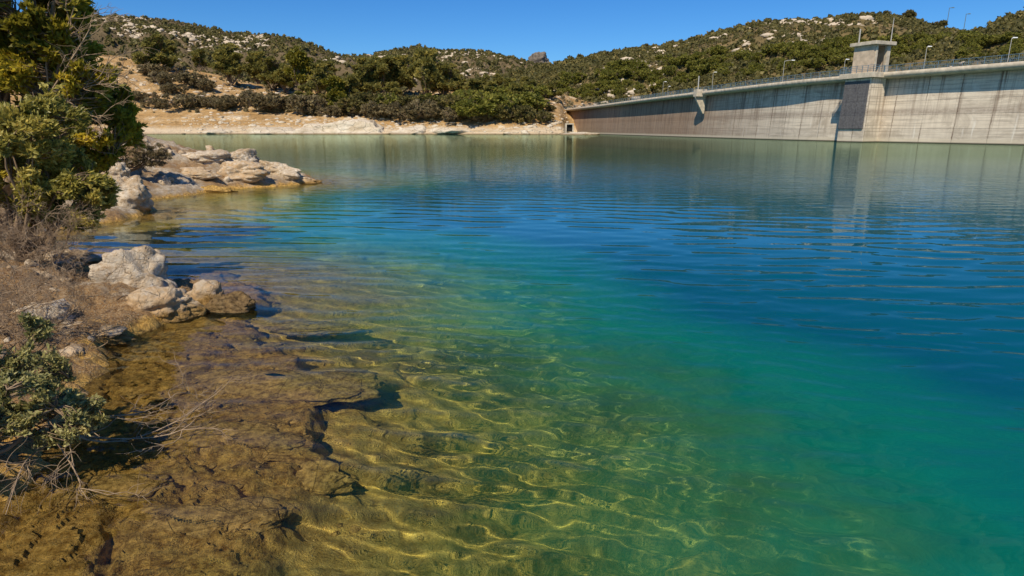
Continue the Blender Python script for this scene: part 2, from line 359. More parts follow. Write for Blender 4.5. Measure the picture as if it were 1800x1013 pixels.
#@@DAM
# ------------------------------------------------------------------ dam
def concrete(dark=False):
    t = NT('dam_concrete'); uv = t.n('ShaderNodeUVMap').outputs[0]; P = t.pos(); s_, z_, _ = t.sep(uv)
    n1 = t.noise(t.scalev(uv, (0.25, 0.9, 1)), 1.0, 5, 0.6); n2 = t.noise(uv, 3.0, 6, 0.65); n3 = t.noise(P, 12, 4, 0.7)
    c = t.mix(t.mapr(n1, 0.3, 0.7), (0.44, 0.37, 0.29), (0.70, 0.61, 0.49))
    # each lift (2.2 m pour) has its own tone
    def cell(v, w, seed):
        q = t.math('FLOOR', t.math('DIVIDE', v, w)); nd = t.n('ShaderNodeTexWhiteNoise', noise_dimensions='2D')
        cb = t.n('ShaderNodeCombineXYZ'); t.l(q, cb.inputs[0]); cb.inputs[1].default_value = seed; t.l(cb.outputs[0], nd.inputs['Vector']); return nd.outputs[0]
    tone = t.math('ADD', t.math('MULTIPLY', cell(z_, 2.05, 1.0), 0.6), t.math('MULTIPLY', cell(s_, 4.6, 2.0), 0.4))
    c = t.mix(t.mapr(tone, 0.2, 0.8, 0.0, 0.75), c, (0.80, 0.68, 0.53))
    # fine board lines and horizontal dirt
    hor = t.noise(t.scalev(uv, (0.12, 4.0, 1)), 1.0, 4, 0.6)
    c = t.mix(t.mapr(hor, 0.48, 0.68, 0, 0.6), c, (0.30, 0.25, 0.20))
    band = t.mapr(t.math('ABSOLUTE', t.math('SUBTRACT', z_, 4.55)), 0.05, 0.75, 0.75, 0)
    c = t.mix(t.math('MULTIPLY', band, t.mapr(n2, 0.3, 0.7, 0.4, 1)), c, (0.25, 0.19, 0.15))
    # pour lines
    fz = t.math('ABSOLUTE', t.math('SUBTRACT', t.math('FRACT', t.math('DIVIDE', z_, 2.05)), 0.5))
    c = t.mix(t.math('MULTIPLY', t.mapr(fz, 0.480, 0.494, 0, 0.75), t.mapr(n2, 0.38, 0.6, 0.15, 1)), c, (0.16, 0.13, 0.11))
    js = t.math('ADD', s_, t.math('MULTIPLY', n2, 0.30))
    fs = t.math('ABSOLUTE', t.math('SUBTRACT', t.math('FRACT', t.math('DIVIDE', js, 4.6)), 0.5))
    run = t.noise(t.scalev(uv, (0.9, 0.18, 1)), 1.0, 3, 0.5)
    c = t.mix(t.math('MULTIPLY', t.mapr(fs, 0.470, 0.496, 0, 0.9), t.mapr(run, 0.40, 0.55, 0.25, 1)), c, (0.15, 0.10, 0.07))
    pn = t.noise(t.scalev(uv, (0.16, 0.30, 1), (0, 0, 0), (31, 7, 0)), 1.0, 6, 0.7, 0.8)
    c = t.mix(t.mapr(pn, 0.52, 0.66, 0, 0.55), c, (0.30, 0.24, 0.18)); c = t.mix(t.mapr(pn, 0.42, 0.32, 0, 0.5), c, (0.80, 0.72, 0.60))
    lime = t.noise(t.scalev(uv, (1.6, 0.12, 1), (0, 0, 0), (5, 0, 0)), 1.0, 4, 0.7); c = t.mix(t.math('MULTIPLY', t.mapr(lime, 0.60, 0.70, 0, 0.6), t.mapr(z_, 6.5, 2, 0, 1)), c, (0.84, 0.80, 0.72))
    # rust and algae runs that start at the crest
    st = t.noise(t.scalev(uv, (2.2, 0.07, 1)), 1.0, 4, 0.65)
    st2 = t.noise(t.scalev(uv, (0.35, 0.05, 1)), 1.0, 2, 0.5)
    reach = t.math('MULTIPLY', t.mapr(z_, 1.5, 9.0, 0.15, 1), t.mapr(st2, 0.42, 0.58, 0.15, 1))
    c = t.mix(t.math('MULTIPLY', t.mapr(st, 0.47, 0.62, 0, 0.88), reach), c, (0.17, 0.11, 0.075))
    # far end stays brown and damp; pale scoured strip at the waterline
    far = t.mapr(t.math('ADD', s_, t.math('MULTIPLY', n1, 26)), 128, 176, 0, 0.85)
    c = t.mix(far, c, t.mix(t.mapr(st, 0.4, 0.65), (0.30, 0.19, 0.12), (0.15, 0.095, 0.065)))
    low = t.mapr(t.math('ADD', z_, t.math('MULTIPLY', n2, 0.5)), 1.0, 0.65, 0, 0.65)
    c = t.mix(low, c, (0.66, 0.56, 0.42))
    c = t.mix(t.mapr(z_, 0.22, 0.08, 0, 0.9), c, (0.12, 0.10, 0.07))
    if dark: c = t.mix(0.92, c, t.mix(t.mapr(n2, 0.35, 0.7), (0.042, 0.044, 0.054), (0.115, 0.118, 0.13)))
    h = t.math('ADD', t.math('MULTIPLY', n3, 0.3), t.math('MULTIPLY', n2, 0.5))
    h = t.math('SUBTRACT', h, t.mapr(fz, 0.48, 0.495, 0, 1)); h = t.math('SUBTRACT', h, t.mapr(fs, 0.488, 0.496, 0, 1))
    return t.done(t.bsdf(c, 0.9, 0.2, t.bump(h, 0.6, 0.05)))
def plain(name, col, rough=0.7, metal=0.0, var=0.25, scale=6, spec=0.3):
    t = NT(name); P = t.obj(); n = t.noise(P, scale, 5, 0.6)
    c = t.mix(t.mapr(n, 0.3, 0.7), tuple(v*(1-var) for v in col), tuple(min(1, v*(1+var)) for v in col))
    return t.done(t.bsdf(c, rough, spec, t.bump(n, 0.25, 0.02), Metallic=metal))
M_CONC = concrete(); M_PANEL = concrete(True)
M_SLAB = plain('crest_concrete', (0.50, 0.43, 0.33), 0.85, var=0.3, scale=1.2)
M_TOWER = plain('tower_concrete', (0.55, 0.43, 0.31), 0.85, var=0.28, scale=0.9)
M_RAIL = plain('galvanised_rail', (0.13, 0.20, 0.25), 0.6, 0.0, 0.15)
M_POLE = plain('lamp_paint', (0.48, 0.45, 0.40), 0.5, 0.2, 0.1)
M_DARK = plain('culvert_shade', (0.015, 0.014, 0.013), 0.9)
M_LAMP = plain('lamp_glass', (0.7, 0.7, 0.68), 0.25)

CREST = 10.45
ctrl = [(108, 18), (97, 33), (86, 48.5), (77, 62.5), (70.5, 74.5), (65.6, 84.3), (62, 91.6), (57.4, 100.6), (54.2, 108.2), (50.2, 120), (44.6, 150), (39.2, 182), (31.0, 243), (25.2, 281), (23.5, 296)]
def catmull(P, n):
    P = [np.array(p, float) for p in P]; P = [2*P[0]-P[1]]+P+[2*P[-1]-P[-2]]; o = []
    for i in range(1, len(P)-2):
        for k in range(n):
            t = k/n; a, b, c, d = P[i-1:i+3]
            o.append(0.5*((2*b)+(c-a)*t+(2*a-5*b+4*c-d)*t*t+(3*b-a-3*c+d)*t**3))
    o.append(P[-2]); return np.array(o)
fine = catmull(ctrl, 40)
sl_ = np.concatenate([[0], np.cumsum(np.hypot(*np.diff(fine, axis=0).T))])
DAM_LEN = sl_[-1]
def dam_p(s):
    return np.array([np.interp(s, sl_, fine[:, 0]), np.interp(s, sl_, fine[:, 1])])
def dam_frame(s):
    p = dam_p(s); q = dam_p(min(s+0.5, DAM_LEN)); r = dam_p(max(s-0.5, 0)); tg = (q-r)/np.linalg.norm(q-r)
    up = np.array([-tg[1], tg[0]])                    # points towards the reservoir
    if up[0] > 0: up = -up
    return p, tg, up
def s_at_px(px):                                       # arc length where the crest crosses a bearing of the photo
    b = 900+1100*fine[:, 0]/(fine[:, 1]*math.cos(PITCH)-8.35*math.sin(PITCH))
    return float(np.interp(-px, -b, sl_))
dam = tag(empty('dam', (*dam_p(0), 0)), 'long curved grey concrete dam wall with brown stains, standing in the lake on the right', 'dam')
dam_o = np.array([*dam_p(0), 0.0])
def sweep(name, prof, mat, s0, s1, step, parent, closed=True, uvz=True):
    """sweeps a (towards-reservoir offset, z) profile along the dam"""
    ss = np.arange(s0, s1+step*0.5, step); n = len(prof); V = []; UV = []
    zs = [p[1] for p in prof]; 
    for s in ss:
        p, tg, up = dam_frame(min(s, DAM_LEN))
        for o, z in prof:
            V.append((p[0]+up[0]*o-dam_o[0], p[1]+up[1]*o-dam_o[1], z)); UV.append((s, z))
    F = []; m = n if closed else n-1
    for i in range(len(ss)-1):
        for k in range(m):
            a, b = i*n+k, i*n+(k+1) % n; F.append((a, a+n, b+n, b))
    o = npmesh(name, V, F, mat, parent, smooth=False, uv=np.array(UV)); return o
# wall face stands 1.25 m back from the edge of the walkway, with a slight batter
wp = [(-1.05+0.0*k, 0) for k in range(0)]
zz = [9.55, 8, 6, 4, 2, 0, -4, -12]
prof = [(-2.0+0.6*((9.55-z)/9.55 if z > -1 else 1.0), z) for z in zz]+[(-14, -12), (-6.2, 9.55)]
sweep('wall', prof, M_CONC, 0, DAM_LEN, 1.15, dam)
sweep('walkway', [(-6.4, 9.553), (-6.4, 10.18), (-0.32, 10.18), (-0.32, CREST), (0, CREST), (0, 9.95), (-0.18, 9.70), (-1.8, 9.553)][::-1], M_SLAB, 0, DAM_LEN, 1.15, dam)
def railing(off, name):
    mb = MB(); P = []; 
    for s in np.arange(0, DAM_LEN, 2.0):
        p, tg, up = dam_frame(s); c = p+up*off-dam_o[:2]; P.append((c[0], c[1]))
        mb.box(c, tg, up, 0.035, 0.035, CREST-0.04 if off > -1 else 10.16, 11.42)
    for z, r in ((11.40, 0.035), (10.98, 0.02), (10.62, 0.02)): mb.tube([(x, y, z) for x, y in P], r, 5)
    for s in np.arange(30, 200, 0.25):
        if s % 2 < 0.01: continue
        p, tg, up = dam_frame(s); c = p+up*off-dam_o[:2]; mb.box(c, tg, up, 0.009, 0.009, 10.55, 11.38)
    mb.build(name, M_RAIL, dam)
railing(-0.16, 'railing'); railing(-6.2, 'railing')
# pier with the dark gate panel under the tower
sT = s_at_px(1524)
pT, tT, uT = dam_frame(sT)
def loc(a, b): c = pT+tT*a+uT*b-dam_o[:2]; return (c[0], c[1])
def prism(name, a0, a1, b0t, b1t, z0, z1, mat, parent, b0b=None, b1b=None):
    b0b = b0t if b0b is None else b0b; b1b = b1t if b1b is None else b1b
    lo = [(*loc(a0, b0b), z0), (*loc(a1, b0b), z0), (*loc(a1, b1b), z0), (*loc(a0, b1b), z0)]
    hi = [(*loc(a0, b0t), z1), (*loc(a1, b0t), z1), (*loc(a1, b1t), z1), (*loc(a0, b1t), z1)]
    # loc(a: along the dam away from the camera, b: towards the reservoir)
    V = lo+hi; F = [(3, 2, 1, 0), (4, 5, 6, 7), (0, 1, 5, 4), (1, 2, 6, 5), (2, 3, 7, 6), (3, 0, 4, 7)]
    me = bpy.data.meshes.new(name); me.from_pydata(V, [], F); me.materials.append(mat); me.update()
    ul = me.uv_layers.new(name='UVMap')
    for p in me.polygons:
        nz = abs(p.normal.z)
        for li in p.loop_indices:
            v = me.vertices[me.loops[li].vertex_index]; i = me.loops[li].vertex_index % 4
            A = (a0, a1, a1, a0)[i]; B = (b0b, b0b, b1b, b1b)[i]
            ul.data[li].uv = (sT-(A if abs(Vector((*tT, 0)).dot(p.normal)) < 0.5 else B+2.1), v.co.z)
    o = bpy.data.objects.new(name, me); COL.objects.link(o); o.parent = parent
    bv = o.modifiers.new('bevel', 'BEVEL'); bv.width = 0.04; bv.segments = 1; bv.limit_method = 'ANGLE'
    return o
PA0, PA1 = -2.35, 2.35
pier = prism('pier', PA0, PA1, -1.5, 1.75, -12, 9.66, M_CONC, dam, b0b=-1.5, b1b=2.35)
prism('gate_panel', PA0+0.25, PA1-0.02, 1.4, 1.80, 2.0, 9.3, M_PANEL, pier, b0b=1.4, b1b=2.18)
prism('platform', PA0-0.55, PA1+0.75, -1.1, 2.35, 9.68, 10.47, M_SLAB, dam)
mb = MB()
edge = [loc(PA0-0.45, -0.2), loc(PA0-0.45, 2.25), loc(PA1+0.65, 2.25), loc(PA1+0.65, -0.2)]
for a, b in zip(edge[:-1], edge[1:]):
    n = max(2, int(math.hypot(a[0]-b[0], a[1]-b[1])/0.9))
    for k in range(n+1):
        x = a[0]+(b[0]-a[0])*k/n; y = a[1]+(b[1]-a[1])*k/n; mb.box((x, y), tT, uT, 0.035, 0.035, 10.45, 11.5)
    for z in (11.48, 11.2, 10.95, 10.7): mb.tube([(*a, z), (*b, z)], 0.03, 5)
mb.build('platform_railing', M_RAIL, dam)
# slanting buttress with a short post further along
sB = s_at_px(1231)
pB, tB, uB = dam_frame(sB)
def lb(a, b): c = pB+tB*a+uB*b-dam_o[:2]; return (c[0], c[1])
mb = MB(); mb.hexa([(*lb(-.85, -1.3), 9.3), (*lb(.85, -1.3), 9.3), (*lb(.85, 1.3), 9.3), (*lb(-.85, 1.3), 9.3)], [(*lb(-.85, -1.3), 10.9), (*lb(.85, -1.3), 10.9), (*lb(.85, 1.3), 10.9), (*lb(-.85, 1.3), 10.9)])
br = mb.build('bracket', M_SLAB, dam, bevel=0.04)
MB().hexa([(*lb(-.3, -1.2), 5.5), (*lb(.3, -1.2), 5.5), (*lb(.3, -0.85), 5.5), (*lb(-.3, -0.85), 5.5)], [(*lb(-.3, -1.3), 9.29), (*lb(.3, -1.3), 9.29), (*lb(.3, 1.4), 9.29), (*lb(-.3, 1.4), 9.29)]).build('corbel', M_SLAB, br)
MB().tube([(*lb(0, .6), 10.88), (*lb(0, .6), 13.9)], 0.13, 8).build('post', M_POLE, br)

# gate tower on the crest
tw = tag(empty('gate_tower', (pT[0], pT[1], 10.47)), 'small square concrete tower with open doorway and flat roof slab on the dam crest', 'tower')
def tl(a, b): c = tT*a+uT*b; return (c[0], c[1])
def tbox(a0, a1, b0, b1, z0, z1, mb=None):
    mb = mb or MB(); q = [tl(a0, b0), tl(a1, b0), tl(a1, b1), tl(a0, b1)]
    return mb.hexa([(x, y, z0) for x, y in q], [(x, y, z1) for x, y in q])
TH = 4.05
tbox(-1.75, 1.75, 1.0, 1.35, 0, TH).build('front_wall', M_TOWER, tw, bevel=0.03)          # blank wall to the lake
tbox(-1.85, -1.35, 0.55, 0.997, 0, TH-0.003).build('pillar', M_SLAB, tw, bevel=0.03)
tbox(-1.85, -1.40, -2.2, -1.45, 0, TH-0.003).build('pillar', M_SLAB, tw, bevel=0.03)
tbox(1.35, 1.75, -2.2, 0.997, 0, TH-0.003).build('back_wall', M_TOWER, tw)
tbox(-1.39, 1.35, -2.2, -1.85, 0, TH-0.006).build('side_wall', M_TOWER, tw)
tbox(-2.35, 2.25, -2.7, 1.85, TH, TH+0.52).build('roof_slab', M_SLAB, tw, bevel=0.05)
MB().tube([(*tl(1.3, 1.1), TH+.5), (*tl(1.3, 1.1), TH+2.6)], 0.10, 6).build('mast', M_POLE, tw)
MB().tube([(*tl(-1.8, -2.0), TH+.5), (*tl(-1.8, -2.0), TH+4.0)], [0.08, 0.04], 6).build('mast', M_POLE, tw)

# culvert at the far end
cx, cy = bx(1001, 236), 236
cul = tag(empty('culvert', (cx, cy, 1.0)), 'small concrete culvert with a black square opening at the far foot of the dam', 'culvert')
mb = MB()
for x0, x1, z0, z1 in ((-1.5, -1.05, -2, 2.5), (1.05, 1.5, -2, 2.5), (-1.5, 1.5, 2.5, 2.9)): mb.hexa([(x0, -0.6, z0), (x1, -0.6, z0), (x1, 3, z0), (x0, 3, z0)], [(x0, -0.6, z1), (x1, -0.6, z1), (x1, 3, z1), (x0, 3, z1)])
mb.build('headwall', M_SLAB, cul)
MB().hexa([(-1.05, 0.3, 0), (1.05, 0.3, 0), (1.05, 2.9, 0), (-1.05, 2.9, 0)], [(-1.05, 0.3, 2.5), (1.05, 0.3, 2.5), (1.05, 2.9, 2.5), (-1.05, 2.9, 2.5)]).build('opening', M_DARK, cul)  # solid near-black block; the shade inside the culvert is put into its colour

# ------------------------------------------------------------------ lamps on the crest
def make_lamp(h=4.6, arm=1.1, kx=-1.0):
    r = empty('street_lamp'); h *= 0.74
    MB().tube([(0, 0, 0), (0, 0, h)], [0.05, 0.032], 8).tube([(0, 0, 0), (0, 0, 0.3)], 0.16, 8).build('pole', M_POLE, r)
    if arm: MB().tube([(0, 0, h-0.05), (arm*0.5, 0, h+0.12), (arm, 0, h+0.12)], 0.045, 6).build('arm', M_POLE, r)
    MB().hexa([(arm-.15, -.12, h+.04), (arm+.4, -.09, h+.06), (arm+.4, .09, h+.06), (arm-.15, .12, h+.04)], [(arm-.15, -.1, h+.2), (arm+.38, -.06, h+.16), (arm+.38, .06, h+.16), (arm-.15, .1, h+.2)]).build('lamp_head', M_LAMP, r)
    return r
LG = 'lamps along the dam crest'
lamps = [(1765, 4.4, 0.25, 'pale straight lamp post on the dam walkway at the right edge of the photo', 0.3),
         (1618, 4.5, 0.25, 'pale straight lamp post on the dam walkway just right of the tower', 0.3),
         (1437, 4.6, 0.25, 'thin grey lamp post on the dam walkway left of the tower', -6.6),
         (1369, 5.4, 1.4, 'tall lamp post with a long horizontal arm on the dam walkway', 0.3),
         (1246, 5.6, 0.4, 'lamp post on the dam walkway just right of the short bracket post', 0.3),
         (1160, 5.4, 0.5, 'lamp post left of the short bracket post on the dam walkway', 0.3),
         (1139, 4.6, 0.3, 'second lamp post left of the short bracket post on the dam walkway', -6.6),
         (1108, 4.6, 0.3, 'farthest and smallest lamp post on the dam walkway', 0.3)]
for px, h, arm, lab, off in lamps:
    s = s_at_px(px); p, tg, up = dam_frame(s); o_ = -0.75 if off > 0 else -5.8
    L_ = make_lamp(h, arm); p = p+up*o_
    L_.location = (p[0], p[1], 10.18); L_.rotation_euler = (0, 0, math.radians(-12))
    tag(L_, lab, 'street lamp', LG)
#@@FAR
# ------------------------------------------------------------------ far land and hills
def ip(b, pts):
    return np.interp(b, [p[0] for p in pts], [p[1] for p in pts])
def hill_mat(name, soil_a, soil_b, rock, amount, bank=False):
    t = NT(name); P = t.pos(); n1 = t.noise(P, 0.02, 6, 0.6); n2 = t.noise(P, 0.12, 7, 0.65); n3 = t.noise(P, 0.6, 5, 0.7)
    c = t.mix(t.mapr(n2, 0.35, 0.65), soil_a, soil_b)
    c = t.mix(t.mapr(n3, 0.5, 0.62, 0, 0.6), c, (0.10, 0.075, 0.035))
    r = t.math('ADD', t.math('MULTIPLY', n3, 0.5), t.math('MULTIPLY', n2, 0.5))
    c = t.mix(t.mapr(r, amount, amount+0.05), c, rock)
    z = t.sep(P)[2]
    if bank:     # pale scoured foot and drawdown lines
        c = t.mix(t.mapr(t.math('ADD', z, t.math('MULTIPLY', n2, 5)), 5.6, 4.4, 0, 0.8), c, (0.66, 0.54, 0.38))
        ln = t.noise(t.scalev(P, (0.03, 0.03, 1.6)), 1.0, 4, 0.7); c = t.mix(t.mapr(ln, 0.52, 0.66, 0, 0.55), c, (0.27, 0.155, 0.06))
        c = t.mix(t.mapr(t.noise(P, 1.1, 5, 0.75), 0.60, 0.66, 0, 0.75), c, (0.17, 0.11, 0.055))
    c = t.mix(t.mapr(z, 0.5, 0.1, 0, 0.7), c, (0.16, 0.10, 0.045))
    return t.done(t.bsdf(c, 0.95, 0.1, t.bump(t.math('ADD', n3, n2), 0.9, 1.2)))
class Hill:
    def __init__(s, name, b0, b1, nb, nt, front, frontz, ridgeY, ridgepx, mat, pw=1.0, amp=3.0, back=160, bankw=None, seed=0):
        b = np.linspace(b0, b1, nb); s.b0, s.b1 = b0, b1
        Y0 = ip(b, front); z0 = ip(b, frontz); Y1 = ip(b, ridgeY); z1 = rowz(ip(b, ridgepx), Y1)
        T = np.linspace(0, 1.35, nt); s.T = T; s.b = b
        tt = np.minimum(T, 1)[:, None]
        YY = Y0[None]+(Y1-Y0)[None]*tt+np.maximum(T-1, 0)[:, None]/0.35*back
        ZZ = z0[None]+(z1-z0)[None]*tt**pw-np.maximum(T-1, 0)[:, None]/0.35*np.maximum(z1*0.5, 8)[None]
        if bankw is not None:   # shore bank: rises out of the water first
            f = np.clip(T/bankw[0], 0, 1)[:, None]
            ZZ = np.where(T[:, None] < bankw[0], z0[None]+(bankw[1]-z0)[None]*f**0.8, bankw[1]+(z1-bankw[1])[None]*np.clip((tt-bankw[0])/(1-bankw[0]), 0, 1)**pw-np.maximum(T-1, 0)[:, None]/0.35*np.maximum(z1*0.5, 8)[None])
        XX = (b-900)[None]/1100*(YY*math.cos(PITCH)-(ZZ-CAM_H)*math.sin(PITCH))
        k = (np.sin(np.clip(T/1.0, 0, 1)*math.pi)*(1-0.9*sstep(0.55, 0.95, T)))[:, None]
        XX = XX+fbm(YY*0.01, b[None]*0.02+YY*0, 0.0, 3, seed+50)*4*k
        nz = fbm(XX*0.018, YY*0.018, 0.0, 5, seed, ridged=True)*amp*2+fbm(XX*0.09, YY*0.09, 0.0, 4, seed+9)*amp*0.5
        ZZ = ZZ+nz*np.clip(k*1.2, 0.0, 1)*(1 if bankw is None else sstep(bankw[0]*0.4, bankw[0]*2.2, T)[:, None])+fbm(XX*0.12, YY*0.12, 0.0, 4, seed+4)*0.5
        s.X, s.Y, s.Z = XX, YY, ZZ
        s.o = npmesh(name, np.stack([XX, YY, ZZ], -1).reshape(-1, 3), grid_faces(*XX.shape), mat)
        tag(s.o, kind='structure')
    def at(s, b, t):
        i = np.clip(np.interp(t, s.T, np.arange(len(s.T))), 0, len(s.T)-1.001); j = np.clip(np.interp(b, s.b, np.arange(len(s.b))), 0, len(s.b)-1.001)
        i0, j0 = i.astype(int), j.astype(int); fi, fj = i-i0, j-j0
        def q(A): return A[i0, j0]*(1-fi)*(1-fj)+A[i0+1, j0]*fi*(1-fj)+A[i0, j0+1]*(1-fi)*fj+A[i0+1, j0+1]*fi*fj
        return np.stack([q(s.X), q(s.Y), q(s.Z)], -1)
M_H1 = hill_mat('left_hill', (0.12, 0.09, 0.05), (0.19, 0.14, 0.08), (0.50, 0.42, 0.32), 0.60)
M_H2 = hill_mat('dam_hill', (0.12, 0.10, 0.04), (0.24, 0.17, 0.08), (0.55, 0.45, 0.32), 0.60)
M_SHORE = hill_mat('sandy_bank', (0.40, 0.235, 0.09), (0.58, 0.39, 0.19), (0.70, 0.59, 0.43), 0.545, True)
shore = Hill('far_shore', -2400, 1060, 700, 110, [(-2400, 180), (-320, 225), (250, 240), (600, 243), (820, 232), (940, 226), (994, 232), (1003, 268), (1060, 274)], [(0, -3), (1, -3)],
             [(-320, 345), (600, 350), (900, 330), (1000, 340), (1060, 340)], [(-320, 70), (100, 84), (250, 104), (340, 122), (430, 142), (520, 158), (640, 163), (800, 158), (900, 150), (950, 150), (1000, 168), (1060, 186)], M_SHORE, 1.05, 1.6, 80, (0.2, 6.3), 3)
hl = Hill('left_hill', -2600, 760, 640, 150, [(0, 330), (1, 330)], [(-420, 14), (500, 10), (760, 4)], [(-420, 600), (760, 560)],
          [(-420, 30), (100, 26), (215, 29), (250, 31), (300, 35), (350, 46), (400, 57), (450, 61), (500, 64), (530, 73), (560, 85), (600, 97), (650, 112), (700, 130), (760, 150)], M_H1, 1.0, 7, 200, None, 13)
hm = Hill('middle_hill', 500, 1180, 300, 110, [(0, 600), (1, 600)], [(0, 20), (1, 20)], [(0, 880), (1, 880)],
          [(500, 112), (600, 101), (650, 97), (690, 89), (735, 81), (760, 86), (800, 88), (850, 91), (900, 101), (940, 111), (1000, 122), (1180, 130)], M_H1, 0.95, 8, 250, None, 23)
hr = Hill('dam_hill', 800, 2300, 520, 150, [(800, 345), (950, 345), (1040, 315), (1200, 250), (1400, 195), (1560, 172), (1800, 158), (2300, 140)], [(800, 8), (1000, 4), (2300, 3)],
          [(800, 380), (960, 430), (1340, 470), (1700, 470), (2300, 470)],
          [(800, 152), (880, 138), (930, 120), (980, 112), (1040, 98), (1100, 90), (1150, 83), (1200, 74), (1260, 57), (1340, 38), (1400, 35), (1440, 36), (1480, 29), (1520, 27), (1560, 27), (1600, 34), (1640, 47), (1690, 58), (1760, 62), (2300, 40)], M_H2, 0.9, 4, 200, None, 33)
he = Hill('right_hill', 1560, 2600, 260, 90, [(1560, 158), (2600, 105)], [(0, 3), (1, 3)], [(1560, 275), (1800, 260), (2600, 220)],
          [(1560, 105), (1640, 82), (1690, 63), (1730, 51), (1765, 33), (1800, 19), (1860, 2), (2600, -40)], M_H2, 0.95, 2.5, 200, None, 43)

# ------------------------------------------------------------------ vegetation generators
def foliage_mat(name, a, b, c, trans=0.25, scale=1.0, rough=0.55, spec=0.3):
    t = NT(name); tint = t.attr('tint'); P = t.pos(); n = t.noise(P, scale, 3, 0.6)
    col = t.mix(t.mapr(tint, 0.0, 0.6), a, b); col = t.mix(t.mapr(tint, 0.65, 1.0), col, c)
    col = t.mix(t.mapr(n, 0.35, 0.7, 0, 0.35), col, a)
    p = t.bsdf(col, rough, spec); tr = t.n('ShaderNodeBsdfTranslucent'); t.l(col, tr.inputs[0])
    ms = t.n('ShaderNodeMixShader'); ms.inputs[0].default_value = trans; t.l(p, ms.inputs[1]); t.l(tr.outputs[0], ms.inputs[2])
    return t.done(ms.outputs[0])
def bark_mat(name, a, b):
    t = NT(name); P = t.obj(); n = t.noise(t.scalev(P, (6, 6, 1.5)), 2.0, 5, 0.7)
    return t.done(t.bsdf(t.mix(t.mapr(n, 0.3, 0.7), a, b), 0.9, 0.15, t.bump(n, 0.6, 0.01)))
M_PINE = foliage_mat('pine_leaves', (0.17, 0.165, 0.045), (0.34, 0.30, 0.075), (0.50, 0.41, 0.10), 0.5)
M_PINEY = foliage_mat('yellow_green_leaves', (0.12, 0.12, 0.015), (0.24, 0.20, 0.02), (0.36, 0.28, 0.03))
M_MAQ = foliage_mat('maquis_leaves', (0.11, 0.105, 0.034), (0.23, 0.195, 0.06), (0.40, 0.31, 0.10), 0.45, scale=0.05)
M_GREY = foliage_mat('grey_leaves', (0.17, 0.135, 0.065), (0.28, 0.22, 0.11), (0.40, 0.32, 0.16), 0.4)
M_BARK = bark_mat('bark', (0.10, 0.07, 0.045), (0.24, 0.18, 0.12))
M_TWIG = bark_mat('twig_bark', (0.12, 0.08, 0.05), (0.34, 0.24, 0.15))
M_DRY = bark_mat('dry_twig', (0.17, 0.11, 0.065), (0.46, 0.34, 0.22))

def unit(v): return v/np.maximum(np.linalg.norm(v, axis=-1, keepdims=True), 1e-9)
def tubes(P, R, n=5):
    """P (M,K,3) polylines, R (M,K) radii -> verts, quads"""
    M, K = P.shape[:2]
    d = np.zeros_like(P); d[:, 1:-1] = P[:, 2:]-P[:, :-2]; d[:, 0] = P[:, 1]-P[:, 0]; d[:, -1] = P[:, -1]-P[:, -2]; d = unit(d)
    ref = np.where(np.abs(d[:, :1, 2:3]) < 0.9, np.array([0, 0, 1.0]), np.array([1.0, 0, 0])); ref = np.broadcast_to(ref, d.shape)
    a = unit(np.cross(d, ref)); b = np.cross(d, a)
    th = np.arange(n)*2*math.pi/n
    V = P[:, :, None]+(a[:, :, None]*np.cos(th)[None, None, :, None]+b[:, :, None]*np.sin(th)[None, None, :, None])*R[:, :, None, None]
    base = (np.arange(M)*K*n)[:, None, None]; i = np.arange(K-1)[None, :, None]*n; k = np.arange(n)[None, None]; k2 = (np.arange(n)+1) % n
    F = np.stack([base+i+k, base+i+k2[None, None], base+i+n+k2[None, None], base+i+n+k], -1).reshape(-1, 4)
    return V.reshape(-1, 3), F
def bend(rng, A, B, K, sag, amt):
    """curved polylines from A to B"""
    t = np.linspace(0, 1, K)[None, :, None]; L = np.linalg.norm(B-A, axis=-1)[:, None, None]
    off = rng.normal(size=(len(A), 1, 3))*amt*L; off2 = rng.normal(size=(len(A), 1, 3))*amt*0.5*L
    return A[:, None]*(1-t)+B[:, None]*t+off*np.sin(t*math.pi)+off2*np.sin(t*2*math.pi)+np.array([0, 0, -1.0])*sag*L*np.sin(t*math.pi)
def leaves(rng, P, D, n, length, width, spread, along, tint, up=0.3):
    """n leaves per twig; P (M,3) twig ends, D (M,3) directions"""
    M = len(P); u = rng.random((M, n, 1)); base = P[:, None]-D[:, None]*along*u
    dirv = unit(D[:, None]*1.0+rng.normal(size=(M, n, 3))*spread+np.array([0, 0, up]))
    side = unit(np.cross(dirv, rng.normal(size=(M, n, 3)))); nr = np.cross(dirv, side)
    L = length*(0.6+0.7*rng.random((M, n, 1))); Wd = width*(0.6+0.7*rng.random((M, n, 1)))
    v0 = base; v2 = base+dirv*L+nr*L*0.10*rng.normal(size=(M, n, 1)); m = base+dirv*L*0.5
    v1 = m+side*Wd+nr*Wd*0.35; v3 = m-side*Wd+nr*Wd*0.35
    V = np.stack([v0, v1, v2, v3], 2).reshape(-1, 3)
    F = np.arange(len(V)).reshape(-1, 4)
    tt = np.clip(tint[:, None]+rng.normal(size=(M, n))*0.18, 0, 1); T = np.repeat(tt.reshape(-1), 4)
    return V, F, T
def ell(rng, c, r, n, inner=0.45):
    d = unit(rng.normal(size=(n, 3))); q = inner+(1-inner)*rng.random((n, 1))**0.6
    return np.array(c)+d*q*np.array(r)
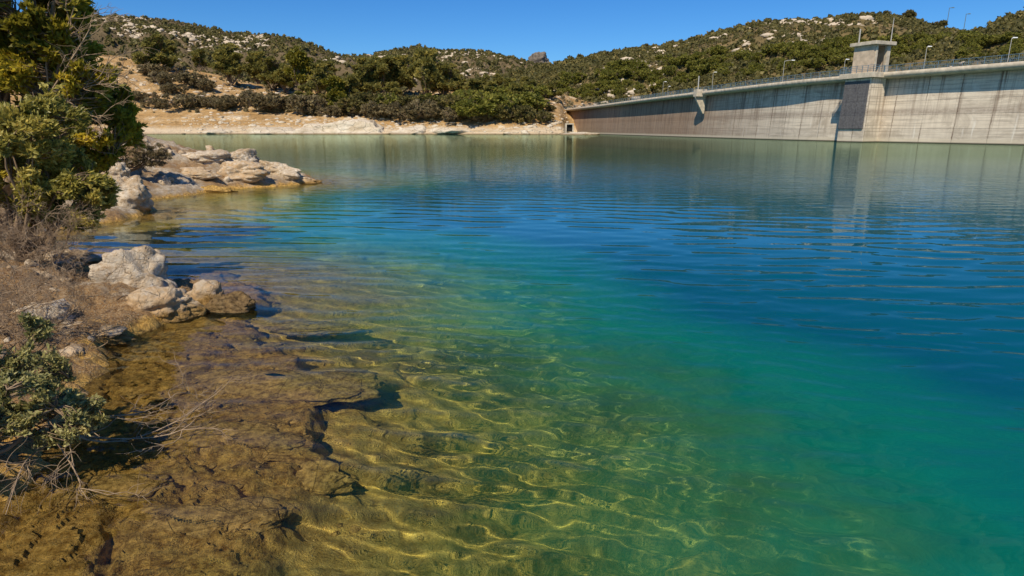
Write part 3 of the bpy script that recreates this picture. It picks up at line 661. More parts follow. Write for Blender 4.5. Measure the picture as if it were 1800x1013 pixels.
def plant(root_name, seed, base, lobes, trunk_r, ntips, leafn, leaf, m_leaf, m_bark, limbs=9, twig_r=0.006, spread=0.6, along=0.25, crown='crown', trunk='trunk', upz=0.35, bare=0, pull=0.35):
    """branching plant built round an empty at its base. lobes = [(centre, radii, weight)] relative to the base"""
    rng = np.random.default_rng(seed)
    W = np.array([l[2] for l in lobes], float); W /= W.sum(); pick = rng.choice(len(lobes), ntips, p=W)
    tips = np.concatenate([ell(rng, lobes[i][0], lobes[i][1], int((pick == i).sum())) for i in range(len(lobes))])
    clump = np.concatenate([ell(rng, l[0], l[1], 14, 0.55) for l in lobes])             # clumps leave gaps between them
    ni = np.argmin(np.linalg.norm(tips[:, None]-clump[None], axis=-1), 1)
    tips = tips+(clump[ni]-tips)*pull
    # limbs
    lp = rng.choice(len(lobes), limbs, p=W)
    ends = np.array([np.array(lobes[i][0])+rng.normal(size=3)*np.array(lobes[i][1])*0.38 for i in lp])
    st = np.zeros((limbs, 3)); c0 = np.average([l[0] for l in lobes], axis=0, weights=W)
    hfork = c0*0.30; fk = rng.random((limbs, 1))*0.9
    st = hfork*fk+np.array([0, 0, -0.02])
    LP = bend(rng, st, ends, 10, 0.05, 0.07); lr = trunk_r*(0.55*(1-fk)+0.35)*np.linspace(1, 0.18, 10)[None]
    V1, F1 = tubes(LP, lr, 7)
    TP = bend(rng, np.array([[0, 0, -0.15]]), (hfork*1.0)[None], 8, 0, 0.06); V0, F0 = tubes(TP, (trunk_r*np.linspace(1.25, 0.75, 8))[None], 9)
    nodes = LP[:, 2:].reshape(-1, 3)
    sub = nodes[rng.choice(len(nodes), min(len(nodes), 400), replace=False)] if len(nodes) > 400 else nodes
    dd = np.linalg.norm(tips[:, None]-sub[None], axis=-1)+np.maximum(0, sub[None, :, 2]-tips[:, None, 2])*1.2
    A = sub[np.argmin(dd, 1)]
    TW = bend(rng, A, tips, 6, -0.05, 0.10); V2, F2 = tubes(TW, twig_r*np.linspace(1.6, 0.5, 6)[None]*np.ones((ntips, 1)), 4)
    tV = np.concatenate([V0, V1, V2]); tF = np.concatenate([F0, F1+len(V0), F2+len(V0)+len(V1)])
    root = empty(root_name, base)
    npmesh(trunk, tV, tF, m_bark, root)
    D = unit(TW[:, -1]-TW[:, -3])
    tint = np.clip(0.45+0.22*rng.normal(size=len(clump))[ni]+0.1*rng.normal(size=ntips), 0, 1)
    keep = rng.random(ntips) >= bare
    V, F, T = leaves(rng, TW[keep, -1], D[keep], leafn, leaf[0], leaf[1], spread, along, tint[keep], upz)
    npmesh(crown, V, F, m_leaf, root, smooth=False, attrs={'tint': T})
    return root
def copy_thing(o):
    c = o.copy(); COL.objects.link(c)
    for ch in o.children:
        d = ch.copy(); COL.objects.link(d); d.parent = c
    return c

# rocks
def rock(name, loc, size, rz=0, seed=0, sub=5, mat=None, rough=0.10, planes=9, tilt=0):
    import bmesh
    rng = np.random.default_rng(seed); bm = bmesh.new(); bmesh.ops.create_icosphere(bm, subdivisions=sub, radius=1)
    v = np.array([q.co[:] for q in bm.verts]); f = np.array([[w.index for w in q.verts] for q in bm.faces]); bm.free()
    for _ in range(planes):
        n = unit(rng.normal(size=3)); n[2] = abs(n[2])*0.6; n = unit(n); d = 0.62+0.28*rng.random()
        h = v@n-d; v = v-np.maximum(h, 0)[:, None]*n[None]*0.9
    nn = unit(v)
    e = fbm(v[:, 0]*1.3+seed, v[:, 1]*1.3, v[:, 2]*1.3, 2, seed)*rough*1.3-fbm(v[:, 0]*1.7+3, v[:, 1]*1.7+seed, v[:, 2]*2.2, 2, seed+13, ridged=True)*rough*0.8-fbm(v[:, 0]*4, v[:, 1]*4+seed, v[:, 2]*5, 4, seed+3, ridged=True)*rough*0.45+fbm(v[:, 0]*16, v[:, 1]*16, v[:, 2]*16, 3, seed+6)*rough*0.22
    v = (v+nn*e[:, None])*np.array(size)/2
    if tilt: c, s_ = math.cos(tilt), math.sin(tilt); v = np.stack([v[:, 0]*c+v[:, 2]*s_, v[:, 1], -v[:, 0]*s_+v[:, 2]*c], -1)
    o = npmesh(name, v, f, mat or M_ROCK); o.location = loc; o.rotation_euler = (0, 0, rz); return o
def rock_mat(name, wetz=0.12, tan=0.0, wet_only=False, wa=(0.17, 0.095, 0.022), wb=(0.66, 0.41, 0.12)):
    t = NT(name); P = t.pos(); z = t.sep(P)[2]; c, h = rock_colours(t, P); n = t.noise(P, 6, 5, 0.65); n2 = t.noise(P, 18, 5, 0.7)
    if tan: c = t.mix(t.mapr(n, 0.40, 0.62, 0, tan), c, (0.50, 0.33, 0.17))
    # crevices and cracks
    dk = t.noise(P, 3.3, 6, 0.75); c = t.mix(t.mapr(dk, 0.56, 0.66, 0, 0.6), c, (0.17, 0.145, 0.12))
    cr = t.vor(t.scalev(P, (1, 1, 1.6)), 3.4, 'DISTANCE_TO_EDGE'); crd = t.math('ADD', cr, t.math('MULTIPLY', n, 0.05))
    c = t.mix(t.mapr(crd, 0.035, 0.022, 0, 0.75), c, (0.14, 0.09, 0.05))
    wet = t.mix(t.mapr(n2, 0.36, 0.66), wa, wb)
    zz = t.math('ADD', z, t.mapr(n, 0.3, 0.7, -0.08, 0.08))
    c = wet if wet_only else t.mix(t.mapr(zz, wetz-0.04, wetz+0.06), wet, c)
    h = t.math('ADD', h, t.mapr(crd, 0.0, 0.04, -0.4, 0))
    return t.done(t.bsdf(c, t.mapr(zz, 0.0, wetz, 0.5, 0.9), 0.3, t.bump(h, 1.0, 0.06)))
M_ROCK = rock_mat('limestone', wb=(0.42, 0.26, 0.09)); M_ROCKT = rock_mat('tan_limestone', 0.12, 0.9, wb=(0.42, 0.26, 0.09)); M_WETROCK = rock_mat('wet_rock', 0.1, 0, True); M_DARKROCK = rock_mat('dark_wet_rock', 0.25, 0.9, False, (0.08, 0.045, 0.015), (0.26, 0.17, 0.07))
#@@VEG
# ------------------------------------------------------------------ hillside scrub, outcrops
def scrub_cloud(name, hill, n, brange, trange, size, seed, mat, dens=None, leafsize=0.55, nl=34, core=True, szfun=None):
    rng = np.random.default_rng(seed); b = rng.uniform(*brange, n*3); t = trange[0]+(trange[1]-trange[0])*rng.random(n*3)**0.9
    P = hill.at(b, t); d = fbm(P[:, 0]*0.02, P[:, 1]*0.02, 0.0, 4, seed+1)
    keep = rng.random(len(b)) < (0.55+1.3*d if dens is None else dens(P, b, t, d)); P = P[keep][:n]; n = len(P); bb = b[keep][:n]
    sz = size[0]+(size[1]-size[0])*rng.random(n)**2.2
    dirs = unit(rng.normal(size=(n, nl, 3))+np.array([0, 0, 0.45])); r = (0.55+0.45*rng.random((n, nl, 1)))
    C = P[:, None]+dirs*r*sz[:, None, None]*np.array([0.55, 0.55, 0.45])+np.array([0, 0, 0.28])*sz[:, None, None]
    a = unit(rng.normal(size=(n, nl, 3))); e = unit(np.cross(a, dirs+rng.normal(size=(n, nl, 3))*0.6)); q = (leafsize*sz/ (sum(size)/2))[:, None, None]*(0.6+0.8*rng.random((n, nl, 1)))
    V = np.stack([C-a*q*.5, C+e*q*.45, C+a*q*.6, C-e*q*.4], 2).reshape(-1, 3); F = np.arange(len(V)).reshape(-1, 4)
    T = np.clip(0.42+0.27*rng.normal(size=(n, 1))+0.10*rng.normal(size=(n, nl)), 0, 1); T = np.repeat(T.reshape(-1), 4)
    if core:   # a lumpy inner mass of six quads per shrub
        th = np.arange(8)*math.pi/4
        ring = []
        for zr, rr in ((-0.3, .42), (0.05, .5), (0.38, .40), (0.58, .12)):
            ring.append(np.stack([np.cos(th)*rr, np.sin(th)*rr, np.full(8, zr)], -1))
        K = np.stack(ring)[None]*sz[:, None, None, None]*(0.72+0.3*rng.random((n, 4, 8, 1)))+P[:, None, None]+np.array([0, 0, .1])*sz[:, None, None, None]
        base = (np.arange(n)*32)[:, None, None]; i = np.arange(3)[None, :, None]*8; k = np.arange(8)[None, None]; k2 = ((np.arange(8)+1) % 8)[None, None]
        FK = np.stack([base+i+k, base+i+k2, base+i+8+k2, base+i+8+k], -1).reshape(-1, 4)+len(V)
        V = np.concatenate([V, K.reshape(-1, 3)]); F = np.concatenate([F, FK]); T = np.concatenate([T, np.full(n*32, 0.15)])
    o = npmesh(name, V, F, mat, smooth=False, attrs={'tint': T}); tag(o, kind='stuff'); return o
def outcrops(name, hill, n, brange, trange, size, seed, mat, thr=0.15, flat=0.55):
    rng = np.random.default_rng(seed); b = rng.uniform(*brange, n*8); t = rng.uniform(*trange, n*8); P = hill.at(b, t)
    d = fbm(P[:, 0]*0.025, P[:, 1]*0.025, 0.0, 4, seed+1); P = P[d > thr][:n]; n = len(P)
    th = np.arange(7)*2*math.pi/7; rings = [(-0.4, .9), (0.15, 1.0), (0.55, .75), (0.8, .2)]
    K = np.stack([np.stack([np.cos(th)*r*1.5, np.sin(th)*r*0.8, np.full(7, z*flat*1.3)], -1) for z, r in rings])[None]
    ang_ = rng.random(n)*0.7-0.35; ca, sa = np.cos(ang_)[:, None, None], np.sin(ang_)[:, None, None]
    K = K*(0.65+0.6*rng.random((n, 4, 7, 1))); X_ = K[..., 0]*ca-K[..., 1]*sa; Y_ = K[..., 0]*sa+K[..., 1]*ca; K = np.stack([X_, Y_, K[..., 2]], -1)
    sz = size[0]+(size[1]-size[0])*rng.random(n)**3; K = K*sz[:, None, None, None]+P[:, None, None]
    base = (np.arange(n)*28)[:, None, None]; i = np.arange(3)[None, :, None]*7; k = np.arange(7)[None, None]; k2 = ((np.arange(7)+1) % 7)[None, None]
    F = np.stack([base+i+k, base+i+k2, base+i+7+k2, base+i+7+k], -1).reshape(-1, 4)
    cap = (np.arange(n)*28)[:, None]+21+np.array([[0, 1, 2, 3]]); cap2 = (np.arange(n)*28)[:, None]+21+np.array([[0, 3, 4, 6]])
    F = np.concatenate([F, cap, cap2])
    o = npmesh(name, K.reshape(-1, 3), F, mat, smooth=False); tag(o, kind='stuff'); return o
M_OUT = plain('hill_limestone', (0.52, 0.43, 0.32), 0.9, var=0.25, scale=0.4)
outcrops('rock_outcrops', hl, 2600, (-100, 700), (0.15, 0.985), (0.6, 2.6), 3, M_OUT, 0.08)
outcrops('rock_outcrops', hm, 1500, (560, 1000), (0.3, 0.985), (1.0, 3.8), 4, M_OUT, 0.0)
outcrops('rock_outcrops', hr, 900, (900, 1800), (0.12, 0.985), (0.5, 3.0), 6, M_OUT, 0.20)
outcrops('rock_outcrops', he, 260, (1600, 1900), (0.35, 0.99), (0.5, 2.2), 8, M_OUT, 0.2)
outcrops('rock_outcrops', shore, 500, (200, 1060), (0.14, 0.9), (0.3, 1.3), 9, M_OUT, -0.05)
scrub_cloud('hill_scrub', hl, 6300, (-300, 720), (0.0, 1.02), (1.4, 4.2), 3, M_MAQ, leafsize=1.5, nl=22, dens=lambda P, b, t, d: 1.0+0.7*d-0.35*sstep(480, 560, b)*sstep(.5, .8, t))
scrub_cloud('hill_scrub', hm, 5400, (520, 1150), (0.0, 1.02), (2.2, 5.5), 4, M_MAQ, leafsize=2.0, nl=20, dens=lambda P, b, t, d: 0.8+0.9*d)
scrub_cloud('hill_scrub', hr, 11000, (820, 1950), (0.0, 1.02), (1.2, 4.0), 5, M_MAQ, leafsize=1.2, nl=24, dens=lambda P, b, t, d: 0.8+0.9*d)
scrub_cloud('hill_scrub', he, 2600, (1570, 2100), (0.0, 1.02), (1.2, 3.4), 6, M_MAQ, leafsize=0.9, nl=26, dens=lambda P, b, t, d: 0.85+0.9*d)
M_HEATH = foliage_mat('heath', (0.12, 0.10, 0.045), (0.21, 0.17, 0.08), (0.32, 0.25, 0.13), 0.4, scale=0.05)
scrub_cloud('hill_heath', hl, 9000, (-100, 720), (0.05, 1.0), (0.7, 1.8), 13, M_HEATH, leafsize=1.0, nl=7, dens=lambda P, b, t, d: 0.9+0*d)
scrub_cloud('hill_heath', hr, 12000, (860, 1850), (0.05, 1.0), (0.6, 1.7), 14, M_HEATH, leafsize=0.9, nl=7, dens=lambda P, b, t, d: 0.85+0*d)
scrub_cloud('hill_heath', hm, 5000, (560, 1100), (0.1, 1.0), (1.0, 2.4), 15, M_HEATH, leafsize=1.3, nl=6, dens=lambda P, b, t, d: 0.85+0*d)
scrub_cloud('bank_scrub', shore, 1500, (-300, 1080), (0.24, 1.0), (0.6, 2.2), 7, M_GREY, leafsize=0.6, nl=34, dens=lambda P, b, t, d: 0.35+0.9*d+0.5*sstep(560, 700, b)-0.75*sstep(925, 950, b))

# dark crag on the skyline
M_CRAG = plain('crag_rock', (0.15, 0.125, 0.10), 0.9, var=0.45, scale=0.25)
cb, cY = 950, 890
o = rock('crag', (bx(cb, cY, rowz(108, cY)), cY, rowz(112, cY)), (33, 22, 28), 0, 12, 5, M_CRAG, 0.26, 3)
tag(o, 'dark pointed rock crag standing on the skyline in the middle of the photo', 'crag')

# trees: variants built once and copied
def far_tree(seed, mat, h=1.0, kind='pine_tree', spread=1.0):
    rng = np.random.default_rng(seed); lobes = []
    for k in range(15):
        a = rng.random()*6.28; r = rng.random()**0.6*3.3*spread; z = 2.6+rng.random()*7.4
        r *= 1.15-(z-3.6)/10.5
        lobes.append(((math.cos(a)*r, math.sin(a)*r, z), (1.0+rng.random(), 1.0+rng.random(), 0.65+0.6*rng.random()), 1))
    lobes.append(((0, 0, 7.4), (1.9, 1.9, 2.4), 2.5))
    return plant(kind, seed, (0, 0, 0), lobes, 0.30, 620, 22, (0.75, 0.20), mat, M_BARK, 13, 0.045, 0.9, 0.8)
def far_bush(seed, mat, kind='shrub'):
    rng = np.random.default_rng(seed); lobes = [((rng.normal()*0.7, rng.normal()*0.7, 0.8+0.5*rng.random()), (0.95+0.4*rng.random(), 0.95+.4*rng.random(), 0.75+0.3*rng.random()), 1) for k in range(5)]
    return plant(kind, seed, (0, 0, 0), lobes, 0.07, 300, 14, (0.27, 0.075), mat, M_BARK, 12, 0.014, 0.8, 0.30)
pines = [far_tree(100+i, M_PINE, spread=0.9+0.15*i) for i in range(4)]
ypines = [far_tree(120+i, M_PINEY) for i in range(2)]
M_GREENT = foliage_mat('slope_tree_leaves', (0.14, 0.15, 0.028), (0.30, 0.29, 0.05), (0.45, 0.40, 0.08), 0.45)
sbush = [far_bush(160+i, M_GREENT) for i in range(3)]
gbush = [far_bush(140+i, M_GREY) for i in range(3)]
mbush = [far_bush(150+i, M_MAQ) for i in range(3)]
used = set()
def put(proto, hill, b, t, px_h, base_h, label, cat, group=None, rng=random.Random(1), sink=0.1, wide=1.0):
    p = hill.at(np.array([float(b)]), np.array([float(t)]))[0]
    o = proto if proto.name not in used else copy_thing(proto)
    used.add(proto.name)
    sc = px_h/1100*p[1]/base_h
    o.location = (p[0], p[1], p[2]-sink*sc); s2 = sc*wide; o.scale = (s2, s2, sc); o.rotation_euler = (0, 0, rng.random()*6.28)
    tag(o, label, cat, group); return o
G1 = 'pines on the far shore'
def tr_(y_base, hill, b):     # parameter t where the hill is seen at a given row
    T = np.linspace(0.12, 1.0, 200); P = hill.at(np.full(200, float(b)), T); row = H_PX/2-F_PX*np.tan(np.arctan((P[:, 2]-CAM_H)/P[:, 1])+PITCH)
    m = np.minimum.accumulate(row); return float(T[np.argmax(m <= y_base)]) if (m <= y_base).any() else 1.0
special = [(pines[0], 405, 152, 70, 'broad grey green pine with a thin leaning trunk on the sandy left slope', 1.15),
           (ypines[0], 527, 170, 84, 'tall bright green pine in the row left of the yellow green tree', 0.9),
           (ypines[1], 597, 196, 66, 'low yellow green tree leaning over the pale rock slab on the far shore', 1.1),
           (pines[1], 745, 176, 86, 'tallest dark pine with a bare black trunk in the middle of the far shore', 0.95),
           (pines[2], 668, 172, 70, 'dark bushy pine left of the tallest pine on the far shore', 1.15)]
for pr, b, yb, hpx, lab, wd_ in special: put(pr, shore, b, tr_(yb, shore, b), hpx*0.82, 9.3, lab, 'pine tree', wide=wd_)
used.add(pines[3].name)
tag(pines[3], 'dark green pine in the dense belt along the far shore', 'pine tree', G1)
first3 = True
belt = [(272, 128, 52, 'dark pine on the sandy slope nearest the large olive tree'), (300, 120, 48, 'pine high on the left slope, second from the large olive tree'),
        (455, 148, 58, 'wide dark pine just right of the one with the leaning trunk'), (352, 124, 40, 'small pine high on the slope left of the leaning trunk'),
        (478, 158, 56, 'dark pine between the wide one and the bright green pine'), (500, 165, 50, 'pine directly left of the tall bright green pine'),
        (560, 172, 62, 'dark pine directly right of the tall bright green pine'), (575, 160, 55, 'dark pine behind the yellow green tree'),
        (632, 176, 62, 'first dark pine right of the yellow green tree'), (648, 160, 60, 'pine on the rise behind the first dark pine of the middle grove'),
        (700, 170, 72, 'tall pine between the dark bushy pine and the tallest pine'), (722, 158, 62, 'pine half hidden behind the left side of the tallest pine'),
        (775, 172, 56, 'pine directly right of the tallest pine'), (790, 160, 46, 'smaller pine behind the right side of the tallest pine'),
        (690, 185, 40, 'short pine in front of the middle grove, left of the tallest pine'), (830, 182, 42, 'medium pine at the start of the bright green slope right of the grove'),
        (850, 176, 44, 'pine near the middle of the green slope, above the long low rock slab'), (870, 188, 44, 'pine low on the green slope, above the right end of the low rock slab'),
        (895, 180, 42, 'pine above the two round shrubs by the abutment'), (912, 186, 40, 'low wide pine just behind the larger round shrub by the abutment'),
        (930, 176, 34, 'pine at the left edge of the sandy abutment slope'), (945, 178, 30, 'last low pine before the bare sandy abutment slope'),
        (820, 196, 34, 'small pine at the foot of the bank above the long low rock slab'), (845, 200, 36, 'lowest pine on the bank right of the grove'),
        (968, 176, 34, 'small pine standing above the sandy abutment slope'), (880, 165, 34, 'small pine high on the green slope below the dark crag'),
        (925, 168, 32, 'highest small pine on the green slope left of the dam end'), (612, 182, 48, 'pine squeezed between the yellow green tree and the middle grove'),
        (540, 182, 40, 'short pine in front of the tall bright green pine'), (805, 170, 38, 'rounded pine closing the right end of the middle grove')]
rr = random.Random(4)
for i, (b, yb, hpx, lab) in enumerate(belt):
    pr = [pines[3], pines[0], pines[1], pines[2]][i % 4]
    if i == 0:
        p = shore.at(np.array([float(b)]), np.array([tr_(yb, shore, b)]))[0]; sc = hpx/1100*p[1]/9.3; pr.location = p; pr.scale = (sc*1.2, sc*1.2, sc); pr['label'] = lab
    else:
        put(pr, shore, b, tr_(yb, shore, b), hpx*(0.78 if b < 600 else 0.80), 9.3, lab, 'pine tree', G1, rr, wide=1.0+0.35*rr.random())
GB = 'grey shrubs at the foot of the far bank'
LB = 'low grey brown shrub on the sandy bank along the far shore'
bushes = [(285, 190, 18), (330, 192, 30), (376, 190, 22), (402, 193, 20), (425, 190, 26), (470, 197, 34), (492, 194, 26), (530, 199, 36), (548, 192, 24), (615, 200, 26), (640, 205, 24), (660, 206, 28), (690, 208, 30), (705, 210, 30), (728, 212, 34), (752, 208, 34), (775, 210, 28), (800, 214, 26), (812, 210, 22),
          (260, 178, 20), (310, 165, 18), (365, 160, 22), (342, 150, 24), (450, 180, 20), (300, 150, 24), (285, 135, 26), (840, 216, 20), (860, 214, 18), (585, 205, 22)]
for i, (b, yb, hpx) in enumerate(bushes):
    put(gbush[i % 3], shore, b, tr_(yb, shore, b), hpx, 2.2, LB, 'shrub', GB, rr, wide=1.0+0.3*rr.random())
thick = [(612, 196, 30), (632, 200, 34), (655, 196, 38), (684, 200, 36), (712, 202, 38), (742, 200, 36), (764, 198, 34), (786, 202, 38), (812, 200, 40), (830, 206, 36), (852, 208, 36), (874, 206, 40), (896, 200, 40), (918, 196, 34), (890, 185, 36), (915, 180, 34), (860, 190, 36), (938, 178, 28), (835, 188, 34), (590, 188, 26), (505, 188, 24)]
for i, (b, yb, hpx) in enumerate(thick):
    put((sbush if (b > 800 or i % 3 == 0) else mbush)[i % 3], shore, b, tr_(yb, shore, b), hpx, 2.2, 'olive green bush in the thicket below the pines on the far shore', 'bush', 'bushes below the far pines', rr, wide=1.15+0.3*rr.random())
gb2 = [(895, 214, 30, 'round dark green shrub at the left foot of the sandy abutment slope'), (912, 216, 34, 'larger dark green shrub beside the first at the left foot of the abutment slope'), (958, 215, 22, 'round shrub alone on the pale sandy slope left of the culvert'), (966, 196, 12, 'small shrub high on the sandy slope left of the dam end')]
for i, (b, yb, hpx, lab) in enumerate(gb2): put(mbush[i % 3], shore, b, tr_(yb, shore, b), hpx, 2.2, lab, 'shrub', None, rr)
# trees on the slope behind the dam
GT = 'round trees on the slope behind the dam'
n_ = 0
while n_ < 190:
    b = rr.uniform(985, 1800); yb = {0: 0}.get(1, 0)
    lo = np.interp(b, [985, 1200, 1500, 1800], [180, 150, 110, 98]); hi = np.interp(b, [985, 1200, 1500, 1800], [140, 105, 78, 70])
    row = rr.uniform(hi, lo+6); t = tr_(row, hr if b < 1690 else he, b)
    if t >= 1: n_ += 1; continue
    pr = sbush[n_ % 3]
    hp = rr.uniform(10, 21)
    put(pr, hr if b < 1690 else he, b, t, hp, 2.2, 'small rounded green tree among the scrub on the slope behind the dam', 'tree', GT, rr, wide=0.9+0.4*rr.random()); n_ += 1
for b, t, hp, lab in ((1601, 0.985, 17, 'dark round tree standing on the hill skyline right of the tower'), (1560, 0.99, 9, 'small dark tree on the skyline just right of the tower roof'), (1651, 0.99, 14, 'flat topped dark tree on the skyline left of the two thin masts'), (1134, 0.99, 9, 'small dark tree breaking the skyline above the far half of the dam')):
    put(mbush[0], hr, b, t, hp, 2.2, lab, 'tree', None, rr)
# thin masts on the saddle
for b, hpx, lab in ((1663, 34, 'thin grey mast with a short arm on the saddle of the hills'), (1693, 30, 'thin dark mast on the saddle beside the rocky right hill')):
    p = hr.at(np.array([float(b)]), np.array([0.99]))[0]; h = hpx/1100*p[1]
    r = tag(empty('mast', (p[0], p[1], p[2]-0.3)), lab, 'mast')
    MB().tube([(0, 0, 0), (0, 0, h)], [0.28, 0.2], 6).build('pole', M_RAIL, r)
    MB().tube([(0, 0, h), (h*0.16, 0, h+0.3)], 0.22, 5).hexa([(h*.12, -.3, h-.1), (h*.22, -.3, h-.1), (h*.22, .3, h-.1), (h*.12, .3, h-.1)], [(h*.12, -.3, h+.5), (h*.22, -.3, h+.5), (h*.22, .3, h+.5), (h*.12, .3, h+.5)]).build('lamp_head', M_RAIL, r)

# pale rock slabs at the far waterline
def far_rock_mat():
    t = NT('shore_slab_rock'); P = t.pos(); n1 = t.noise(P, 0.25, 5, 0.6); n2 = t.noise(P, 1.6, 6, 0.7)
    c = t.mix(t.mapr(n1, 0.35, 0.65), (0.52, 0.42, 0.29), (0.70, 0.62, 0.49)); c = t.mix(t.mapr(n2, 0.56, 0.68, 0, 0.7), c, (0.34, 0.23, 0.12))
    e = t.vor(t.scalev(P, (0.22, 0.22, 0.5), (0.2, 0.5, 0.4)), 1.0, 'DISTANCE_TO_EDGE'); e = t.math('ADD', e, t.math('MULTIPLY', n2, 0.12))
    c = t.mix(t.mapr(e, 0.085, 0.060, 0, 0.8), c, (0.12, 0.08, 0.05))
    c = t.mix(t.mapr(t.sep(P)[2], 0.6, 0.15, 0, 0.8), c, (0.20, 0.13, 0.06))
    return t.done(t.bsdf(c, 0.9, 0.2, t.bump(n2, 0.9, 0.5)))
M_FARROCK = far_rock_mat()
t_ = [(620, 243, (31, 14, 9.5), 'large smooth pale rock slab sloping into the lake on the far shore', 5), (560, 246, (26, 12, 7), 'pale cracked rock slab left of the large smooth one at the far waterline', 6), (790, 242, (30, 12, 4.6), 'long low pale rock slab at the waterline in the middle of the far shore', 7),
      (1024, 222, (15, 9, 2.6), 'low sandy rock shelf at the foot of the left end of the dam', 11),
      (470, 247, (26, 9, 5), 'low pale rock shelf along the far waterline below the broad pine', 8), (720, 243, (16, 8, 5.5), 'small pale rock slab between the two larger ones on the far shore', 9), (375, 247, (22, 8, 3.4), 'leftmost pale rock shelf along the far waterline', 10)]
for b, Y_, sz, lab, sd in t_:
    o = rock('rock_slab', (bx(b, Y_), Y_+sz[1]*0.4, -0.3), (sz[0]*1.15, sz[1]*2, sz[2]*(1.3 if sz[2] > 3 else 1)), 0, sd, 5, M_FARROCK, 0.12, 5); tag(o, lab, 'rock slab')
#@@NEAR
# ------------------------------------------------------------------ near shore rocks
def gz(x, y): return float(ground_z(np.array([x]), np.array([y]))[0])
near = [('boulder', (-4.62, 7.5), (1.20, 0.90, 0.98), 0.25, 44, 'large white limestone boulder on the near shore', M_ROCK, 5, 0.20, 0.10),
        ('boulder', (-3.98, 6.85), (0.92, 0.60, 0.50), 0.3, 12, 'tan boulder resting against the front of the large white boulder', M_ROCKT, 5, 0.12, 0.0),
        ('boulder', (-3.38, 7.25), (0.75, 0.5, 0.38), -0.2, 14, 'dark half wet rock at the waterline right of the tan boulder', M_DARKROCK, 5, 0.03, 0.0),
        ('boulder', (-3.75, 7.45), (0.55, 0.4, 0.42), 0.4, 15, 'small tan rock behind the dark half wet rock', M_ROCKT, 4, 0.12, 0.0),
        ('rock_ledge', (-4.35, 6.1), (1.35, 0.55, 0.30), -0.12, 16, 'flat white ledge of rock pointing towards the shallow water', M_ROCK, 5, 0.06, 0.05),
        ('boulder', (-4.9, 6.2), (0.9, 0.6, 0.5), 0.1, 17, 'pale rock behind the low grey green shrub on the near bank', M_ROCK, 5, 0.18, 0.0),
        ('rock_ledge', (-7.05, 9.5), (1.6, 0.8, 0.42), -0.1, 18, 'low pale ledge under the dry twigs left of the white boulder', M_ROCK, 5, 0.15, 0.0),
        ('rock_ledge', (-5.7, 7.1), (1.1, 0.6, 0.4), 0.2, 50, 'cream rock half buried in the brown bank left of the tan boulder', M_ROCKT, 5, 0.36, 0.0),
        ('rock_ledge', (-5.1, 6.75), (0.7, 0.4, 0.3), -0.3, 51, 'small flat cream rock on the brown bank in front of the white boulder', M_ROCK, 5, 0.30, 0.0),
        ('rock_ledge', (-5.6, 5.9), (1.0, 0.7, 0.5), 0.5, 52, 'grey white rock among the twigs at the left edge', M_ROCK, 5, 0.45, 0.0),
        ('rock_ledge', (-4.1, 5.35), (0.75, 0.45, 0.26), -0.2, 53, 'small cream slab at the edge of the water in front of the white ledge', M_ROCKT, 5, 0.04, 0.05),
        ('boulder', (-9.75, 15.9), (1.35, 1.1, 1.15), 0.2, 19, 'grey white pitted boulder at the waterline behind the cove', M_ROCK, 5, 0.45, 0.05),
        ('boulder', (-10.9, 15.8), (1.3, 1.1, 1.0), 0.5, 20, 'cream boulder just left of the pitted boulder behind the cove', M_ROCKT, 5, 0.40, 0.0),
        ('boulder', (-10.6, 14.9), (1.3, 0.8, 0.55), 0.0, 21, 'low tan rock in front of the cream boulder at the cove', M_ROCKT, 5, 0.12, 0.0),
        ('boulder', (-11.9, 15.5), (1.2, 1.0, 0.95), 0.9, 22, 'leftmost cream boulder of the pile behind the cove', M_ROCK, 5, 0.40, 0.0),
        ('boulder', (-11.9, 18.9), (1.5, 1.0, 0.95), 0.0, 23, 'grey boulder in the shade of the dark tree', M_ROCK, 5, 0.65, 0.0),
        ('boulder', (-12.6, 24.2), (1.9, 1.5, 1.0), 0.0, 24, 'leftmost white rock on the ridge of the rocky point', M_ROCK, 5, 1.0, 0.0),
        ('boulder', (-11.3, 24.0), (1.8, 1.4, 1.2), 0.4, 25, 'second white rock from the left on the ridge of the rocky point', M_ROCK, 5, 0.95, 0.0),
        ('boulder', (-10.4, 24.6), (1.5, 1.3, 1.1), 0.9, 26, 'highest rounded white rock in the middle of the rocky point', M_ROCK, 5, 0.92, 0.0),
        ('boulder', (-9.9, 23.4), (1.8, 1.2, 1.0), 0.2, 27, 'broad cream rock on the lake side of the rocky point', M_ROCKT, 5, 0.55, 0.0),
        ('boulder', (-9.2, 24.9), (1.7, 1.2, 1.0), -0.3, 28, 'white rock on the ridge nearer the tip of the rocky point', M_ROCK, 5, 0.55, 0.2),
        ('boulder', (-8.4, 25.0), (1.6, 0.9, 0.55), -0.15, 29, 'low tapering rock at the very tip of the rocky point', M_ROCKT, 5, 0.15, 0.15),
        ('boulder', (-11.2, 22.3), (1.4, 0.8, 0.6), 0.1, 30, 'low cream rock below the second rock of the rocky point', M_ROCKT, 5, 0.55, 0.0),
        ('boulder', (-10.2, 21.6), (1.3, 0.6, 0.4), 0.0, 31, 'brown wet rock at the near waterline of the rocky point', M_WETROCK, 4, 0.08, 0.0)]
for nm_, (x, y), sz, rz, sd, lab, mt, sub, zc, tl_ in near:
    if y > 21: sz = (sz[0]*1.3, sz[1], sz[2]*0.82)
    o = rock(nm_, (x, y, zc), sz, rz, sd, sub, mt, 0.19, 14, tl_); tag(o, lab, 'rock')
